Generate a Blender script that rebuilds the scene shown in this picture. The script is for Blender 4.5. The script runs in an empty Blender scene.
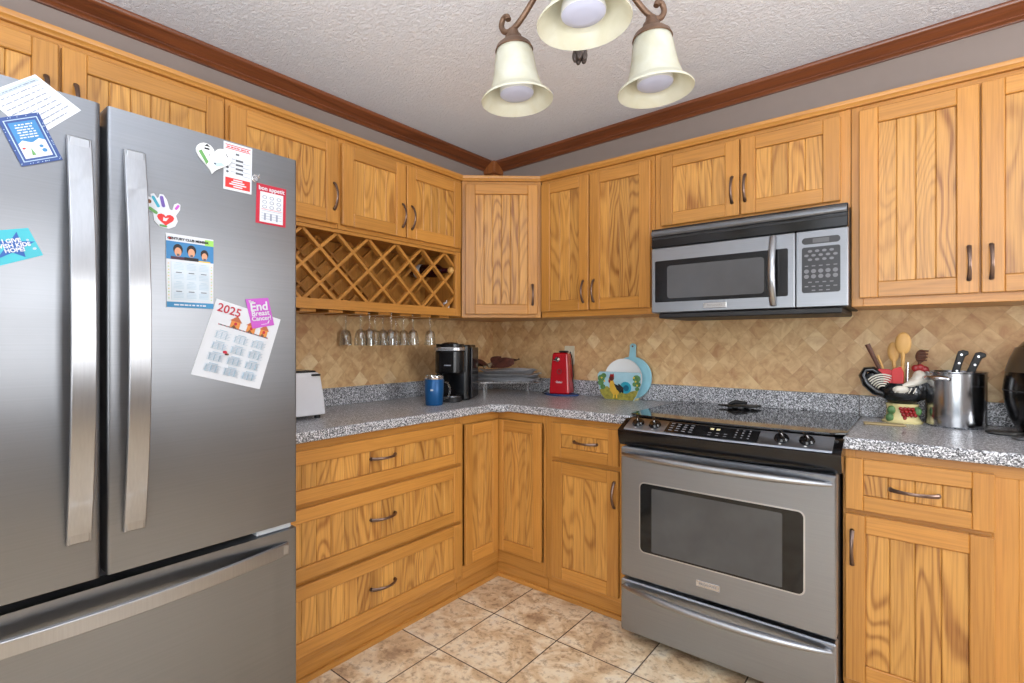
import bpy, math, random
from math import sin, cos, pi, radians, atan2, sqrt
from mathutils import Vector, Matrix
random.seed(11)
SC = bpy.context.scene
COL = SC.collection

# ---------------------------------------------------------------- camera
cam_data = bpy.data.cameras.new('camera')
cam = bpy.data.objects.new('camera', cam_data); COL.objects.link(cam)
cam_data.sensor_width = 36.0; cam_data.sensor_fit = 'HORIZONTAL'
cam_data.lens = 510 / 1024 * 36.0
cam_data.clip_start = 0.02
cam.location = (2.332, -2.661, 1.2325)
cam.rotation_euler = (radians(90), 0, radians(38.5))
SC.camera = cam

# ---------------------------------------------------------------- colour management, sky, daylight
SC.view_settings.view_transform = 'Standard'
SC.view_settings.look = 'None'
SC.view_settings.gamma = 1.0
SC.view_settings.exposure = 0.0
SC.view_settings.use_curve_mapping = False
wd = bpy.data.worlds.new('sky'); SC.world = wd; wd.use_nodes = True
bg = wd.node_tree.nodes['Background']
bg.inputs[0].default_value = (0.80, 0.90, 1.0, 1); bg.inputs[1].default_value = 1.0

def area(name, loc, rot, sx, sy, power, col):
    l = bpy.data.lights.new(name, 'AREA'); l.shape = 'RECTANGLE'; l.size = sx; l.size_y = sy
    l.energy = power; l.color = col
    o = bpy.data.objects.new(name, l); COL.objects.link(o); o.location = loc; o.rotation_euler = rot
    return o
# daylight entering through the window in the east wall and the patio door and window in the south wall
area('east_window_daylight', (4.84, -1.55, 1.5), (0, radians(90), 0), 1.25, 1.1, 48, (0.98, 0.99, 1.0))
area('patio_door_daylight', (2.6, -5.54, 1.35), (radians(90), 0, 0), 2.4, 1.5, 52, (0.96, 0.985, 1.0))
# added fill lights: a soft one facing down, a large one brightening the ceiling
area('rear_fill_light', (2.9, -4.2, 2.36), (0, 0, 0), 1.2, 1.2, 8, (1.0, 0.98, 0.95))
area('ceiling_fill_uplight', (2.85, -3.25, 1.28), (radians(180), 0, 0), 2.0, 2.0, 128, (0.85, 0.925, 1.0))

# ---------------------------------------------------------------- materials
def lin(c):
    return tuple(((v / 255) / 12.92 if v / 255 <= 0.04045 else ((v / 255 + 0.055) / 1.055) ** 2.4) for v in c) + (1,)

class NT:
    def __init__(s, name):
        s.m = bpy.data.materials.new(name); s.m.use_nodes = True
        s.t = s.m.node_tree; s.b = s.t.nodes['Principled BSDF']
    def n(s, typ, **kw):
        nd = s.t.nodes.new(typ)
        for k, v in kw.items(): setattr(nd, k, v)
        return nd
    def l(s, a, b): s.t.links.new(a, b)
    def math(s, op, a, b=None, c=None):
        nd = s.n('ShaderNodeMath', operation=op)
        for i, v in enumerate((a, b, c)):
            if v is None: continue
            if isinstance(v, (int, float)): nd.inputs[i].default_value = v
            else: s.l(v, nd.inputs[i])
        return nd.outputs[0]
    def mix(s, fac, a, b, blend='MIX'):
        nd = s.n('ShaderNodeMix', data_type='RGBA', blend_type=blend)
        for i, v in ((0, fac), (6, a), (7, b)):
            if isinstance(v, (int, float)): nd.inputs[i].default_value = v
            elif isinstance(v, tuple): nd.inputs[i].default_value = v
            else: s.l(v, nd.inputs[i])
        return nd.outputs[2]
    def ramp(s, fac, stops, interp='LINEAR'):
        nd = s.n('ShaderNodeValToRGB'); cr = nd.color_ramp; cr.interpolation = interp
        while len(cr.elements) < len(stops): cr.elements.new(0.5)
        for e, (p, c) in zip(cr.elements, stops): e.position = p; e.color = c
        s.l(fac, nd.inputs[0]); return nd.outputs[0]
    def noise(s, vec, scale, detail=2, rough=0.5, dist=0.0):
        nd = s.n('ShaderNodeTexNoise'); nd.inputs['Scale'].default_value = scale
        nd.inputs['Detail'].default_value = detail; nd.inputs['Roughness'].default_value = rough
        nd.inputs['Distortion'].default_value = dist
        if vec is not None: s.l(vec, nd.inputs['Vector'])
        return nd.outputs[0]
    def obj(s): return s.n('ShaderNodeTexCoord').outputs['Object']
    def scale(s, vec, sc, loc=(0, 0, 0), rot=(0, 0, 0)):
        nd = s.n('ShaderNodeMapping'); nd.inputs['Scale'].default_value = sc; nd.inputs['Location'].default_value = loc
        nd.inputs['Rotation'].default_value = rot
        s.l(vec, nd.inputs['Vector']); return nd.outputs[0]
    def bump(s, h, strength, dist):
        nd = s.n('ShaderNodeBump'); nd.inputs['Strength'].default_value = strength; nd.inputs['Distance'].default_value = dist
        s.l(h, nd.inputs['Height']); s.l(nd.outputs[0], s.b.inputs['Normal'])

def plain(name, rgb, rough=0.5, metal=0.0, var=0.06, spec=0.5, scale=14.0, bump=0.0, coat=0.0):
    m = NT(name); b = m.b
    b.inputs['Roughness'].default_value = rough; b.inputs['Metallic'].default_value = metal
    b.inputs['Specular IOR Level'].default_value = spec
    b.inputs['Coat Weight'].default_value = coat
    c = lin(rgb); n = m.noise(m.obj(), scale, 3)
    k = lambda f: tuple(min(1, v * f) for v in c[:3]) + (1,)
    m.l(m.ramp(n, [(0.3, k(1 - var)), (0.7, k(1 + var))]), b.inputs['Base Color'])
    if bump: m.bump(n, bump, 0.002)
    return m.m

def wood(name, light, dark, rough=0.34, bands=52, coat=0.15, amp=0.5, across=10.0, powr=2.2, along=1.0, pores=0.24):
    m = NT(name); b = m.b
    at = m.n('ShaderNodeAttribute'); at.attribute_name = 'grain'
    tn = m.n('ShaderNodeAttribute'); tn.attribute_name = 'tone'
    v1 = m.scale(at.outputs['Vector'], (along, across, across))
    n1 = m.noise(v1, 1.0, 1.5, 0.45, 0.35)
    s1 = m.math('SINE', m.math('MULTIPLY', n1, bands))
    s1 = m.math('MULTIPLY_ADD', s1, 0.5, 0.5)
    s1 = m.math('POWER', s1, powr)
    v2 = m.scale(at.outputs['Vector'], (5.0, 210.0, 210.0))
    n2 = m.noise(v2, 1.0, 2, 0.6)
    p = m.ramp(n2, [(0.42, (0, 0, 0, 1)), (0.66, (1, 1, 1, 1))])
    v3 = m.scale(at.outputs['Vector'], (1.5, 4.0, 4.0))
    n3 = m.noise(v3, 1.0, 2)
    f = m.math('ADD', m.math('MULTIPLY', s1, m.math('MULTIPLY', m.math('MULTIPLY_ADD', m.math('PINGPONG', m.math('MULTIPLY', tn.outputs['Fac'], 37.0), 1.0), 0.75, 0.42), amp)), m.math('MULTIPLY', p, pores))
    f = m.math('ADD', f, m.math('MULTIPLY_ADD', n3, 0.5, -0.2))
    col = m.mix(f, lin(light), lin(dark))
    g = m.n('ShaderNodeCombineColor')
    for i in range(3): m.l(tn.outputs['Fac'], g.inputs[i])
    col = m.mix(1.0, col, g.outputs[0], 'MULTIPLY')
    m.l(col, b.inputs['Base Color'])
    b.inputs['Roughness'].default_value = rough
    b.inputs['Coat Weight'].default_value = coat; b.inputs['Coat Roughness'].default_value = 0.25
    m.bump(m.math('MULTIPLY', f, -1.0), 0.12, 0.001)
    return m.m

OAK = wood('honey_oak', (200, 140, 66), (136, 82, 28), amp=0.16, across=16.0)
OAKP = wood('honey_oak_panel', (214, 157, 80), (136, 80, 28), pores=0.34, amp=0.52, bands=105, across=7.0, powr=2.6, along=1.3)
CHERRY = wood('dark_stained_wood', (138, 78, 46), (74, 36, 18), 0.3, 30, 0.3)

ANIS = 0.0
def mk_steel(name, rgb, rough, axis='z', streak=0.10):
    m = NT(name); b = m.b
    sc = {'z': (260, 260, 3), 'x': (3, 260, 260), 'y': (260, 3, 260)}[axis]
    n = m.noise(m.scale(m.obj(), sc), 1.0, 2)
    c = lin(rgb); k = lambda f: tuple(min(1, v * f) for v in c[:3]) + (1,)
    m.l(m.ramp(n, [(0.3, k(1 - streak)), (0.7, k(1 + streak))]), b.inputs['Base Color'])
    big = m.noise(m.obj(), 3.0, 3)
    m.l(m.math('MULTIPLY_ADD', big, 0.12, rough - 0.06), b.inputs['Roughness'])
    b.inputs['Metallic'].default_value = 1.0
    b.inputs['Anisotropic'].default_value = 0.75; b.inputs['Anisotropic Rotation'].default_value = ANIS
    return m.m
STEEL = mk_steel('brushed_steel_door', (138, 140, 144), 0.36, 'x', 0.03)
STEEL_R = mk_steel('brushed_steel_range', (156, 161, 169), 0.36, 'x', 0.03)
STEEL_M = mk_steel('brushed_steel_microwave', (140, 142, 146), 0.36, 'x', 0.03)
STEEL_H = mk_steel('satin_steel_handle', (168, 169, 172), 0.3, 'z', 0.04)
CHROME = plain('polished_steel', (215, 215, 218), 0.10, 1.0, 0.03)
BRONZE = plain('dark_bronze_pull', (116, 96, 86), 0.30, 0.9, 0.2)
BRASS = plain('antique_brown_metal', (112, 86, 68), 0.45, 0.55, 0.18, scale=30)
BLACK = plain('black_enamel', (15, 15, 17), 0.16, 0, 0.1)
BLACKM = plain('black_matte_plastic', (28, 28, 30), 0.5, 0, 0.1)
GASKET = plain('dark_grey_gasket', (48, 48, 50), 0.6)
CASE = plain('fridge_case_grey', (95, 96, 98), 0.45, 0.3)
WHITE = plain('white_plastic', (222, 222, 226), 0.35, 0, 0.02)
CREAM = plain('cream_plastic', (226, 216, 190), 0.4)
PAPER = plain('white_paper', (206, 209, 214), 0.7, 0, 0.02)
DARKGREY = plain('dark_grey_print', (88, 90, 98), 0.7)
MIDGREY = plain('grey_print', (138, 144, 158), 0.7)
PALE = plain('pale_blue_print', (172, 192, 206), 0.7)
INKBLACK = plain('black_ink', (28, 28, 34), 0.7)
RED = plain('red_print', (206, 46, 44), 0.6)
CRIMSON = plain('crimson_card', (178, 28, 52), 0.6)
PINK = plain('magenta_card', (186, 84, 186), 0.55)
NAVY = plain('navy_card', (44, 70, 128), 0.5)
SKYB = plain('sky_blue_print', (58, 122, 172), 0.6)
TEAL = plain('teal_plastic_card', (44, 168, 182), 0.4)
STARB = plain('star_blue_print', (20, 84, 160), 0.5)
GREEN = plain('green_print', (96, 148, 84), 0.6)
LGREEN = plain('lime_print', (150, 206, 96), 0.6)
ORANGE = plain('orange_print', (206, 132, 62), 0.6)
YELLOW = plain('yellow_print', (230, 190, 60), 0.6)
BROWN = plain('brown_print', (112, 70, 40), 0.6)
SKIN = plain('skin_tone_print', (206, 150, 118), 0.6)
HAIR = plain('dark_hair_print', (34, 28, 30), 0.6)
PURPLE = plain('purple_print', (108, 84, 160), 0.6)
BLUEENAMEL = plain('blue_powder_coat', (20, 86, 142), 0.35, 0.25, 0.05)
BLUEMAT = plain('blue_silicone', (40, 72, 128), 0.5)
REDPLASTIC = plain('red_gloss_plastic', (178, 16, 30), 0.22, 0, 0.05, coat=0.4)
LTBLUE = plain('light_blue_paint', (148, 200, 214), 0.4)
CHINA = plain('white_china', (232, 233, 232), 0.2, 0, 0.02)
CREAMCLAY = plain('cream_glazed_clay', (222, 208, 150), 0.25, 0, 0.1)
BLACKCLAY = plain('black_glazed_clay', (24, 26, 28), 0.16, 0, 0.3, coat=0.3)
WHITECLAY = plain('white_glazed_clay', (222, 216, 202), 0.3, 0, 0.1)
REDCLAY = plain('red_glazed_clay', (150, 26, 28), 0.3, 0, 0.2)
TURQ = plain('turquoise_glaze', (44, 150, 172), 0.3, 0, 0.15)
YCLAY = plain('yellow_glaze', (214, 170, 62), 0.3, 0, 0.15)
GRASSG = plain('meadow_glaze', (150, 142, 62), 0.35, 0, 0.35, scale=60)
LEAFG = plain('leaf_glaze', (84, 124, 74), 0.35, 0, 0.3, scale=60)
SPOONWOOD = plain('pale_spoon_wood', (216, 168, 98), 0.5, 0, 0.08)
DKWOOD = plain('dark_spoon_wood', (96, 56, 38), 0.5, 0, 0.15)
REDSIL = plain('red_silicone', (196, 24, 28), 0.4)
IRON = plain('black_cast_iron', (18, 18, 19), 0.4, 0.3, 0.2, bump=0.2)
RIBLEAF = plain('dried_leaf_brown', (86, 46, 36), 0.6, 0, 0.35, scale=40)
FOIL = plain('silver_foil', (196, 198, 202), 0.4, 0.35, 0.1, scale=50, bump=0.6)
BOTTLE = plain('dark_red_bottle', (38, 10, 16), 0.08, 0, 0.1)
BULBW = plain('bulb_white', (222, 222, 226), 0.4)
BULBL = plain('bulb_lens', (186, 188, 208), 0.35, 0, 0.01)
GREYMET = plain('dull_grey_metal', (120, 120, 122), 0.4, 0.6)

def mk_glass(name, rgb, alpha):
    m = NT(name); t = m.t
    tr = m.n('ShaderNodeBsdfTransparent'); tr.inputs[0].default_value = (0.97, 0.98, 0.98, 1)
    gl = m.n('ShaderNodeBsdfGlossy'); gl.inputs[0].default_value = lin(rgb); gl.inputs['Roughness'].default_value = 0.05
    lw = m.n('ShaderNodeLayerWeight'); lw.inputs[0].default_value = 0.35
    f = m.math('MULTIPLY_ADD', lw.outputs['Facing'], 0.75, alpha)
    mx = m.n('ShaderNodeMixShader'); m.l(f, mx.inputs[0]); m.l(tr.outputs[0], mx.inputs[1]); m.l(gl.outputs[0], mx.inputs[2])
    m.l(mx.outputs[0], t.nodes['Material Output'].inputs[0])
    return m.m
GLASS = mk_glass('clear_glass', (235, 240, 242), 0.06)

def mk_shade():
    m = NT('alabaster_glass'); b = m.b
    n = m.noise(m.obj(), 16, 4, 0.6, 1.0)
    m.l(m.ramp(n, [(0.3, lin((218, 214, 192))), (0.7, lin((234, 233, 220)))]), b.inputs['Base Color'])
    b.inputs['Roughness'].default_value = 0.3
    tl = m.n('ShaderNodeBsdfTranslucent'); tl.inputs[0].default_value = lin((222, 218, 198))
    mx = m.n('ShaderNodeMixShader'); mx.inputs[0].default_value = 0.45
    m.l(b.outputs[0], mx.inputs[1]); m.l(tl.outputs[0], mx.inputs[2])
    m.l(mx.outputs[0], m.t.nodes['Material Output'].inputs[0])
    return m.m
SHADE = mk_shade()

def mk_counter():
    m = NT('speckled_laminate'); b = m.b
    v = m.n('ShaderNodeTexVoronoi'); v.inputs['Scale'].default_value = 300
    m.l(m.obj(), v.inputs['Vector'])
    sep = m.n('ShaderNodeSeparateColor'); m.l(v.outputs['Color'], sep.inputs[0])
    c = m.ramp(sep.outputs[0], [(0.0, lin((60, 60, 64))), (0.18, lin((112, 113, 117))), (0.42, lin((160, 161, 165))), (0.72, lin((226, 227, 231)))], 'CONSTANT')
    m.l(c, b.inputs['Base Color']); b.inputs['Roughness'].default_value = 0.28
    return m.m
COUNTER = mk_counter()

def mk_floor():
    m = NT('mottled_stone_tile'); b = m.b
    o = m.obj(); sx = m.n('ShaderNodeSeparateXYZ'); m.l(o, sx.inputs[0])
    fx = m.math('FRACT', m.math('MULTIPLY', m.math('ADD', sx.outputs[0], -0.83 + 0.338 * 10), 1 / 0.338))
    fy = m.math('FRACT', m.math('MULTIPLY', m.math('ADD', sx.outputs[1], 0.562 + 0.341 * 40), 1 / 0.341))
    ax = m.math('ABSOLUTE', m.math('ADD', fx, -0.5)); ay = m.math('ABSOLUTE', m.math('ADD', fy, -0.5))
    g = m.math('GREATER_THAN', m.math('MAXIMUM', ax, ay), 0.5 - 0.0075)
    cx = m.math('FLOOR', m.math('MULTIPLY', m.math('ADD', sx.outputs[0], -0.83 + 0.338 * 10), 1 / 0.338))
    cy = m.math('FLOOR', m.math('MULTIPLY', m.math('ADD', sx.outputs[1], 0.562 + 0.341 * 40), 1 / 0.341))
    cb = m.n('ShaderNodeCombineXYZ'); m.l(cx, cb.inputs[0]); m.l(cy, cb.inputs[1])
    wn = m.n('ShaderNodeTexWhiteNoise'); m.l(cb.outputs[0], wn.inputs[0])
    off = m.n('ShaderNodeVectorMath', operation='MULTIPLY_ADD')
    m.l(wn.outputs['Color'], off.inputs[0]); off.inputs[1].default_value = (20, 20, 20); m.l(o, off.inputs[2])
    n1 = m.noise(off.outputs[0], 8, 6, 0.62, 0.8)
    n2 = m.noise(off.outputs[0], 38, 4, 0.7)
    c1 = m.ramp(n1, [(0.30, lin((172, 142, 112))), (0.44, lin((210, 181, 144))), (0.58, lin((232, 214, 184))), (0.75, lin((220, 211, 198)))])
    c2 = m.ramp(n2, [(0.34, lin((132, 98, 74))), (0.5, lin((255, 255, 255)))])
    col = m.mix(0.55, c1, m.mix(1.0, c1, c2, 'MULTIPLY'))
    col = m.mix(g, col, lin((84, 66, 54)))
    m.l(col, b.inputs['Base Color'])
    m.l(m.math('MULTIPLY_ADD', g, 0.5, 0.32), b.inputs['Roughness'])
    m.bump(m.math('MULTIPLY', g, -1.0), 0.5, 0.003)
    return m.m

def mk_splash(ax):
    m = NT('diamond_stone_tile'); b = m.b
    o = m.obj(); sx = m.n('ShaderNodeSeparateXYZ'); m.l(o, sx.inputs[0])
    X = m.math('MULTIPLY', m.math('ADD', sx.outputs[ax], 12.0 - 2.193), 1 / 0.095)
    Z = m.math('MULTIPLY', m.math('ADD', sx.outputs[2], -1.237), 1 / 0.106)
    a = m.math('ADD', m.math('ADD', X, Z), 0.5); c = m.math('ADD', m.math('SUBTRACT', X, Z), 0.5)
    fa, fc = m.math('FLOOR', a), m.math('FLOOR', c)
    cb = m.n('ShaderNodeCombineXYZ'); m.l(fa, cb.inputs[0]); m.l(fc, cb.inputs[1])
    wn = m.n('ShaderNodeTexWhiteNoise'); m.l(cb.outputs[0], wn.inputs[0])
    pa = m.math('PINGPONG', fa, 1.0); pc = m.math('PINGPONG', fc, 1.0)
    lightcell = m.math('MULTIPLY', m.math('SUBTRACT', 1.0, pa), m.math('SUBTRACT', 1.0, pc))
    t = m.math('ADD', m.math('MULTIPLY', wn.outputs['Value'], 0.62), m.math('MULTIPLY', lightcell, 0.26))
    base = m.ramp(t, [(0.0, lin((216, 178, 130))), (0.30, lin((223, 187, 138))), (0.55, lin((228, 196, 147))), (0.85, lin((238, 213, 168)))])
    off = m.n('ShaderNodeVectorMath', operation='MULTIPLY_ADD')
    m.l(wn.outputs['Color'], off.inputs[0]); off.inputs[1].default_value = (9, 9, 9); m.l(o, off.inputs[2])
    n1 = m.noise(off.outputs[0], 16, 5, 0.65, 0.6)
    col = m.mix(0.62, base, m.mix(1.0, base, m.ramp(n1, [(0.32, lin((196, 148, 118))), (0.60, lin((255, 253, 244)))]), 'MULTIPLY'))
    ea = m.math('ABSOLUTE', m.math('ADD', m.math('FRACT', a), -0.5)); ec = m.math('ABSOLUTE', m.math('ADD', m.math('FRACT', c), -0.5))
    g = m.math('GREATER_THAN', m.math('MAXIMUM', ea, ec), 0.482)
    col = m.mix(m.math('MULTIPLY', g, 0.22), col, lin((170, 136, 96)))
    m.l(col, b.inputs['Base Color']); b.inputs['Roughness'].default_value = 0.5
    return m.m

def mk_ceiling():
    m = NT('knockdown_plaster'); b = m.b
    b.inputs['Base Color'].default_value = lin((240, 243, 250)); b.inputs['Roughness'].default_value = 0.85
    o = m.obj()
    n = m.noise(m.scale(o, (1.0, 1.25, 1.0)), 58, 5, 0.6, 0.7); n2 = m.noise(o, 24, 3, 0.6, 1.2)
    h = m.math('ADD', m.ramp(n, [(0.40, (0, 0, 0, 1)), (0.62, (1, 1, 1, 1))]), m.math('MULTIPLY', n2, 0.7))
    m.bump(h, 0.6, 0.0055)
    return m.m
WALLP = plain('taupe_wall_paint', (150, 136, 128), 0.7, 0, 0.02, bump=0.05)
CEIL = mk_ceiling(); FLOOR = mk_floor()

# ---------------------------------------------------------------- mesh helper
class MB:
    def __init__(s): s.v = []; s.f = []; s.fm = []; s.gr = []; s.tn = []; s.mi = 0; s.wood = False
    def _add(s, vs, fs, M=None, grain=None):
        b = len(s.v)
        for p in vs:
            p = Vector(p); s.v.append(tuple(M @ p) if M is not None else tuple(p))
        if grain is not None:
            s.wood = True
            off = Vector((random.uniform(-40, 40), random.uniform(-40, 40), random.uniform(-40, 40)))
            tone = random.uniform(0.86, 1.08)
            idx = {'x': (0, 1, 2), 'y': (1, 0, 2), 'z': (2, 0, 1)}[grain]
            for p in vs: s.gr.append((p[idx[0]] + off[0], p[idx[1]] + off[1], p[idx[2]] + off[2])); s.tn.append(tone)
        else:
            s.gr += [(0, 0, 0)] * len(vs); s.tn += [1.0] * len(vs)
        for f in fs: s.f.append(tuple(b + i for i in f)); s.fm.append(s.mi)
    def box(s, x0, x1, y0, y1, z0, z1, ch=0.0, M=None, grain=None):
        if x0 > x1: x0, x1 = x1, x0
        if y0 > y1: y0, y1 = y1, y0
        if z0 > z1: z0, z1 = z1, z0
        if ch <= 0:
            vs = [(x, y, z) for x in (x0, x1) for y in (y0, y1) for z in (z0, z1)]
            fs = [(0, 1, 3, 2), (4, 6, 7, 5), (0, 4, 5, 1), (2, 3, 7, 6), (0, 2, 6, 4), (1, 5, 7, 3)]
            return s._add(vs, fs, M, grain)
        ch = min(ch, (x1 - x0) * .45, (y1 - y0) * .45, (z1 - z0) * .45)
        vs = []; ix = {}
        L = ((x0, x1), (y0, y1), (z0, z1))
        for cx in (0, 1):
            for cy in (0, 1):
                for cz in (0, 1):
                    c = (cx, cy, cz)
                    for a in range(3):
                        p = [L[k][c[k]] + (0 if k == a else (ch if c[k] == 0 else -ch)) for k in range(3)]
                        ix[(c, a)] = len(vs); vs.append(tuple(p))
        fs = []
        def orient(face, n):
            p = [Vector(vs[i]) for i in face]
            nn = Vector((0, 0, 0))
            for i in range(len(p)): nn += (p[i] - p[0]).cross(p[(i + 1) % len(p)] - p[0])
            return tuple(face) if nn.dot(Vector(n)) > 0 else tuple(reversed(face))
        for a in range(3):
            o1, o2 = [k for k in range(3) if k != a]
            for sd in (0, 1):
                q = []
                for (u, w) in ((0, 0), (1, 0), (1, 1), (0, 1)):
                    c = [0, 0, 0]; c[a] = sd; c[o1] = u; c[o2] = w; q.append(ix[(tuple(c), a)])
                n = [0, 0, 0]; n[a] = 1 if sd else -1; fs.append(orient(q, n))
        for a in range(3):
            o1, o2 = [k for k in range(3) if k != a]
            for u in (0, 1):
                for w in (0, 1):
                    c0 = [0, 0, 0]; c0[o1] = u; c0[o2] = w; c1 = list(c0); c1[a] = 1
                    q = [ix[(tuple(c0), o1)], ix[(tuple(c1), o1)], ix[(tuple(c1), o2)], ix[(tuple(c0), o2)]]
                    n = [0, 0, 0]; n[o1] = 1 if u else -1; n[o2] = 1 if w else -1; fs.append(orient(q, n))
        for cx in (0, 1):
            for cy in (0, 1):
                for cz in (0, 1):
                    c = (cx, cy, cz); fs.append(orient([ix[(c, a)] for a in range(3)], [1 if k else -1 for k in c]))
        s._add(vs, fs, M, grain)
    def prism(s, poly, z0, z1, M=None, grain=None):
        ar = sum(poly[i][0] * poly[(i + 1) % len(poly)][1] - poly[(i + 1) % len(poly)][0] * poly[i][1] for i in range(len(poly)))
        if ar < 0: poly = poly[::-1]
        n = len(poly)
        vs = [(p[0], p[1], z0) for p in poly] + [(p[0], p[1], z1) for p in poly]
        fs = [tuple(range(n - 1, -1, -1)), tuple(range(n, 2 * n))]
        fs += [(i, (i + 1) % n, n + (i + 1) % n, n + i) for i in range(n)]
        s._add(vs, fs, M, grain)
    def lathe(s, prof, n=32, M=None, closed=False):
        vs = []; fs = []
        for r, z in prof:
            for i in range(n):
                a = 2 * pi * i / n; vs.append((max(r, 1e-5) * cos(a), max(r, 1e-5) * sin(a), z))
        m = len(prof)
        for j in range(m if closed else m - 1):
            k = (j + 1) % m
            for i in range(n):
                fs.append((j * n + i, j * n + (i + 1) % n, k * n + (i + 1) % n, k * n + i))
        s._add(vs, fs, M)
    def tube(s, pts, rad, n=10, M=None, flat=None, up=None, caps=True):
        """swept tube; flat=(a,b) scales the section along the frame's side/up axes"""
        pts = [Vector(p) for p in pts]
        if isinstance(rad, (int, float)): rad = [rad] * len(pts)
        T = []
        for i in range(len(pts)):
            d = pts[min(i + 1, len(pts) - 1)] - pts[max(i - 1, 0)]; T.append(d.normalized())
        u = Vector(up) if up else (Vector((0, 0, 1)) if abs(T[0].z) < 0.9 else Vector((1, 0, 0)))
        vs = []; fs = []
        fa, fb = flat if flat else (1, 1)
        for i, p in enumerate(pts):
            side = T[i].cross(u); side.normalize(); w = side.cross(T[i]); w.normalize()
            if not up: u = w
            for k in range(n):
                a = 2 * pi * (k + 0.5) / n
                vs.append(tuple(p + side * (cos(a) * rad[i] * fa) + w * (sin(a) * rad[i] * fb)))
        for i in range(len(pts) - 1):
            for k in range(n):
                fs.append((i * n + k, i * n + (k + 1) % n, (i + 1) * n + (k + 1) % n, (i + 1) * n + k))
        if caps:
            fs.append(tuple(range(n - 1, -1, -1))); fs.append(tuple((len(pts) - 1) * n + k for k in range(n)))
        s._add(vs, fs, M)
    def bar(s, secs, M=None):
        """loft of four-cornered sections"""
        vs = [p for q in secs for p in q]; fs = []
        for i in range(len(secs) - 1):
            for k in range(4): fs.append((i * 4 + k, i * 4 + (k + 1) % 4, i * 4 + 4 + (k + 1) % 4, i * 4 + 4 + k))
        e = (len(secs) - 1) * 4
        fs += [(3, 2, 1, 0), (e, e + 1, e + 2, e + 3)]
        s._add(vs, fs, M)
    def ball(s, c, r, n=14, M=None):
        rx, ry, rz = (r, r, r) if isinstance(r, (int, float)) else r
        vs = []; fs = []; m = max(6, n // 2)
        for j in range(m + 1):
            t = pi * j / m
            for i in range(n):
                a = 2 * pi * i / n; q = max(sin(t), 1e-4)
                vs.append((c[0] + rx * q * cos(a), c[1] + ry * q * sin(a), c[2] - rz * cos(t)))
        for j in range(m):
            for i in range(n): fs.append((j * n + i, j * n + (i + 1) % n, (j + 1) * n + (i + 1) % n, (j + 1) * n + i))
        s._add(vs, fs, M)
    def build(s, name, mats, parent=None, loc=None, smooth=None, bevel=0, seg=2):
        me = bpy.data.meshes.new(name)
        vs = s.v
        if loc is not None and parent is None:
            vs = [(p[0] - loc[0], p[1] - loc[1], p[2] - loc[2]) for p in vs]
        me.from_pydata(vs, [], s.f)
        if not isinstance(mats, (list, tuple)): mats = [mats]
        for m in mats: me.materials.append(m)
        me.polygons.foreach_set('material_index', s.fm)
        if s.wood:
            a = me.attributes.new('grain', 'FLOAT_VECTOR', 'POINT'); a.data.foreach_set('vector', [c for g in s.gr for c in g])
            t = me.attributes.new('tone', 'FLOAT', 'POINT'); t.data.foreach_set('value', s.tn)
        me.update()
        if smooth:
            me.polygons.foreach_set('use_smooth', [True] * len(me.polygons))
            me.set_sharp_from_angle(angle=radians(smooth))
        o = bpy.data.objects.new(name, me); COL.objects.link(o)
        if parent is not None: o.parent = parent
        if loc is not None: o.location = loc
        if bevel:
            b = o.modifiers.new('bevel', 'BEVEL'); b.width = bevel; b.segments = seg; b.limit_method = 'ANGLE'; b.angle_limit = radians(40)
        return o

def tag(o, label, cat, group=None, kind=None):
    if label: o['label'] = label
    if cat: o['category'] = cat
    if group: o['group'] = group
    if kind: o['kind'] = kind
    return o
def thing(name, label, cat, loc=(0, 0, 0), rz=0.0, group=None):
    o = bpy.data.objects.new(name, None); COL.objects.link(o); o.empty_display_size = 0.05
    o.location = loc; o.rotation_euler = (0, 0, rz)
    return tag(o, label, cat, group)
def struct(o, label, cat): return tag(o, label, cat, kind='structure')
def copy_tree(o, parent=None):
    c = o.copy(); COL.objects.link(c)
    if parent is not None: c.parent = parent
    for ch in list(o.children): copy_tree(ch, c)
    return c
def text(name, s, size, mat, parent, M, bold=0.0, align='CENTER', ext=0.0003):
    cu = bpy.data.curves.new('lettering_curve', 'FONT'); cu.body = s; cu.size = size; cu.align_x = align; cu.align_y = 'CENTER'
    cu.extrude = ext; cu.offset = bold; cu.resolution_u = 3; cu.space_line = 0.85
    t = bpy.data.objects.new('lettering_temp', cu); COL.objects.link(t)
    dg = bpy.context.evaluated_depsgraph_get(); dg.update()
    me = bpy.data.meshes.new_from_object(t.evaluated_get(dg))
    bpy.data.objects.remove(t); bpy.data.curves.remove(cu)
    me.transform(M); me.materials.clear(); me.materials.append(mat)
    o = bpy.data.objects.new(name, me); COL.objects.link(o); o.parent = parent
    return o
def arc(n, f): return [f(i / (n - 1)) for i in range(n)]
def R(axis, deg): return Matrix.Rotation(radians(deg), 4, axis)
def T(*p): return Matrix.Translation(p)

WX = 0.045                                     # plane of the left wall
def zceil(x, y): return 2.435 + 0.017 * x + 0.008 * y

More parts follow.
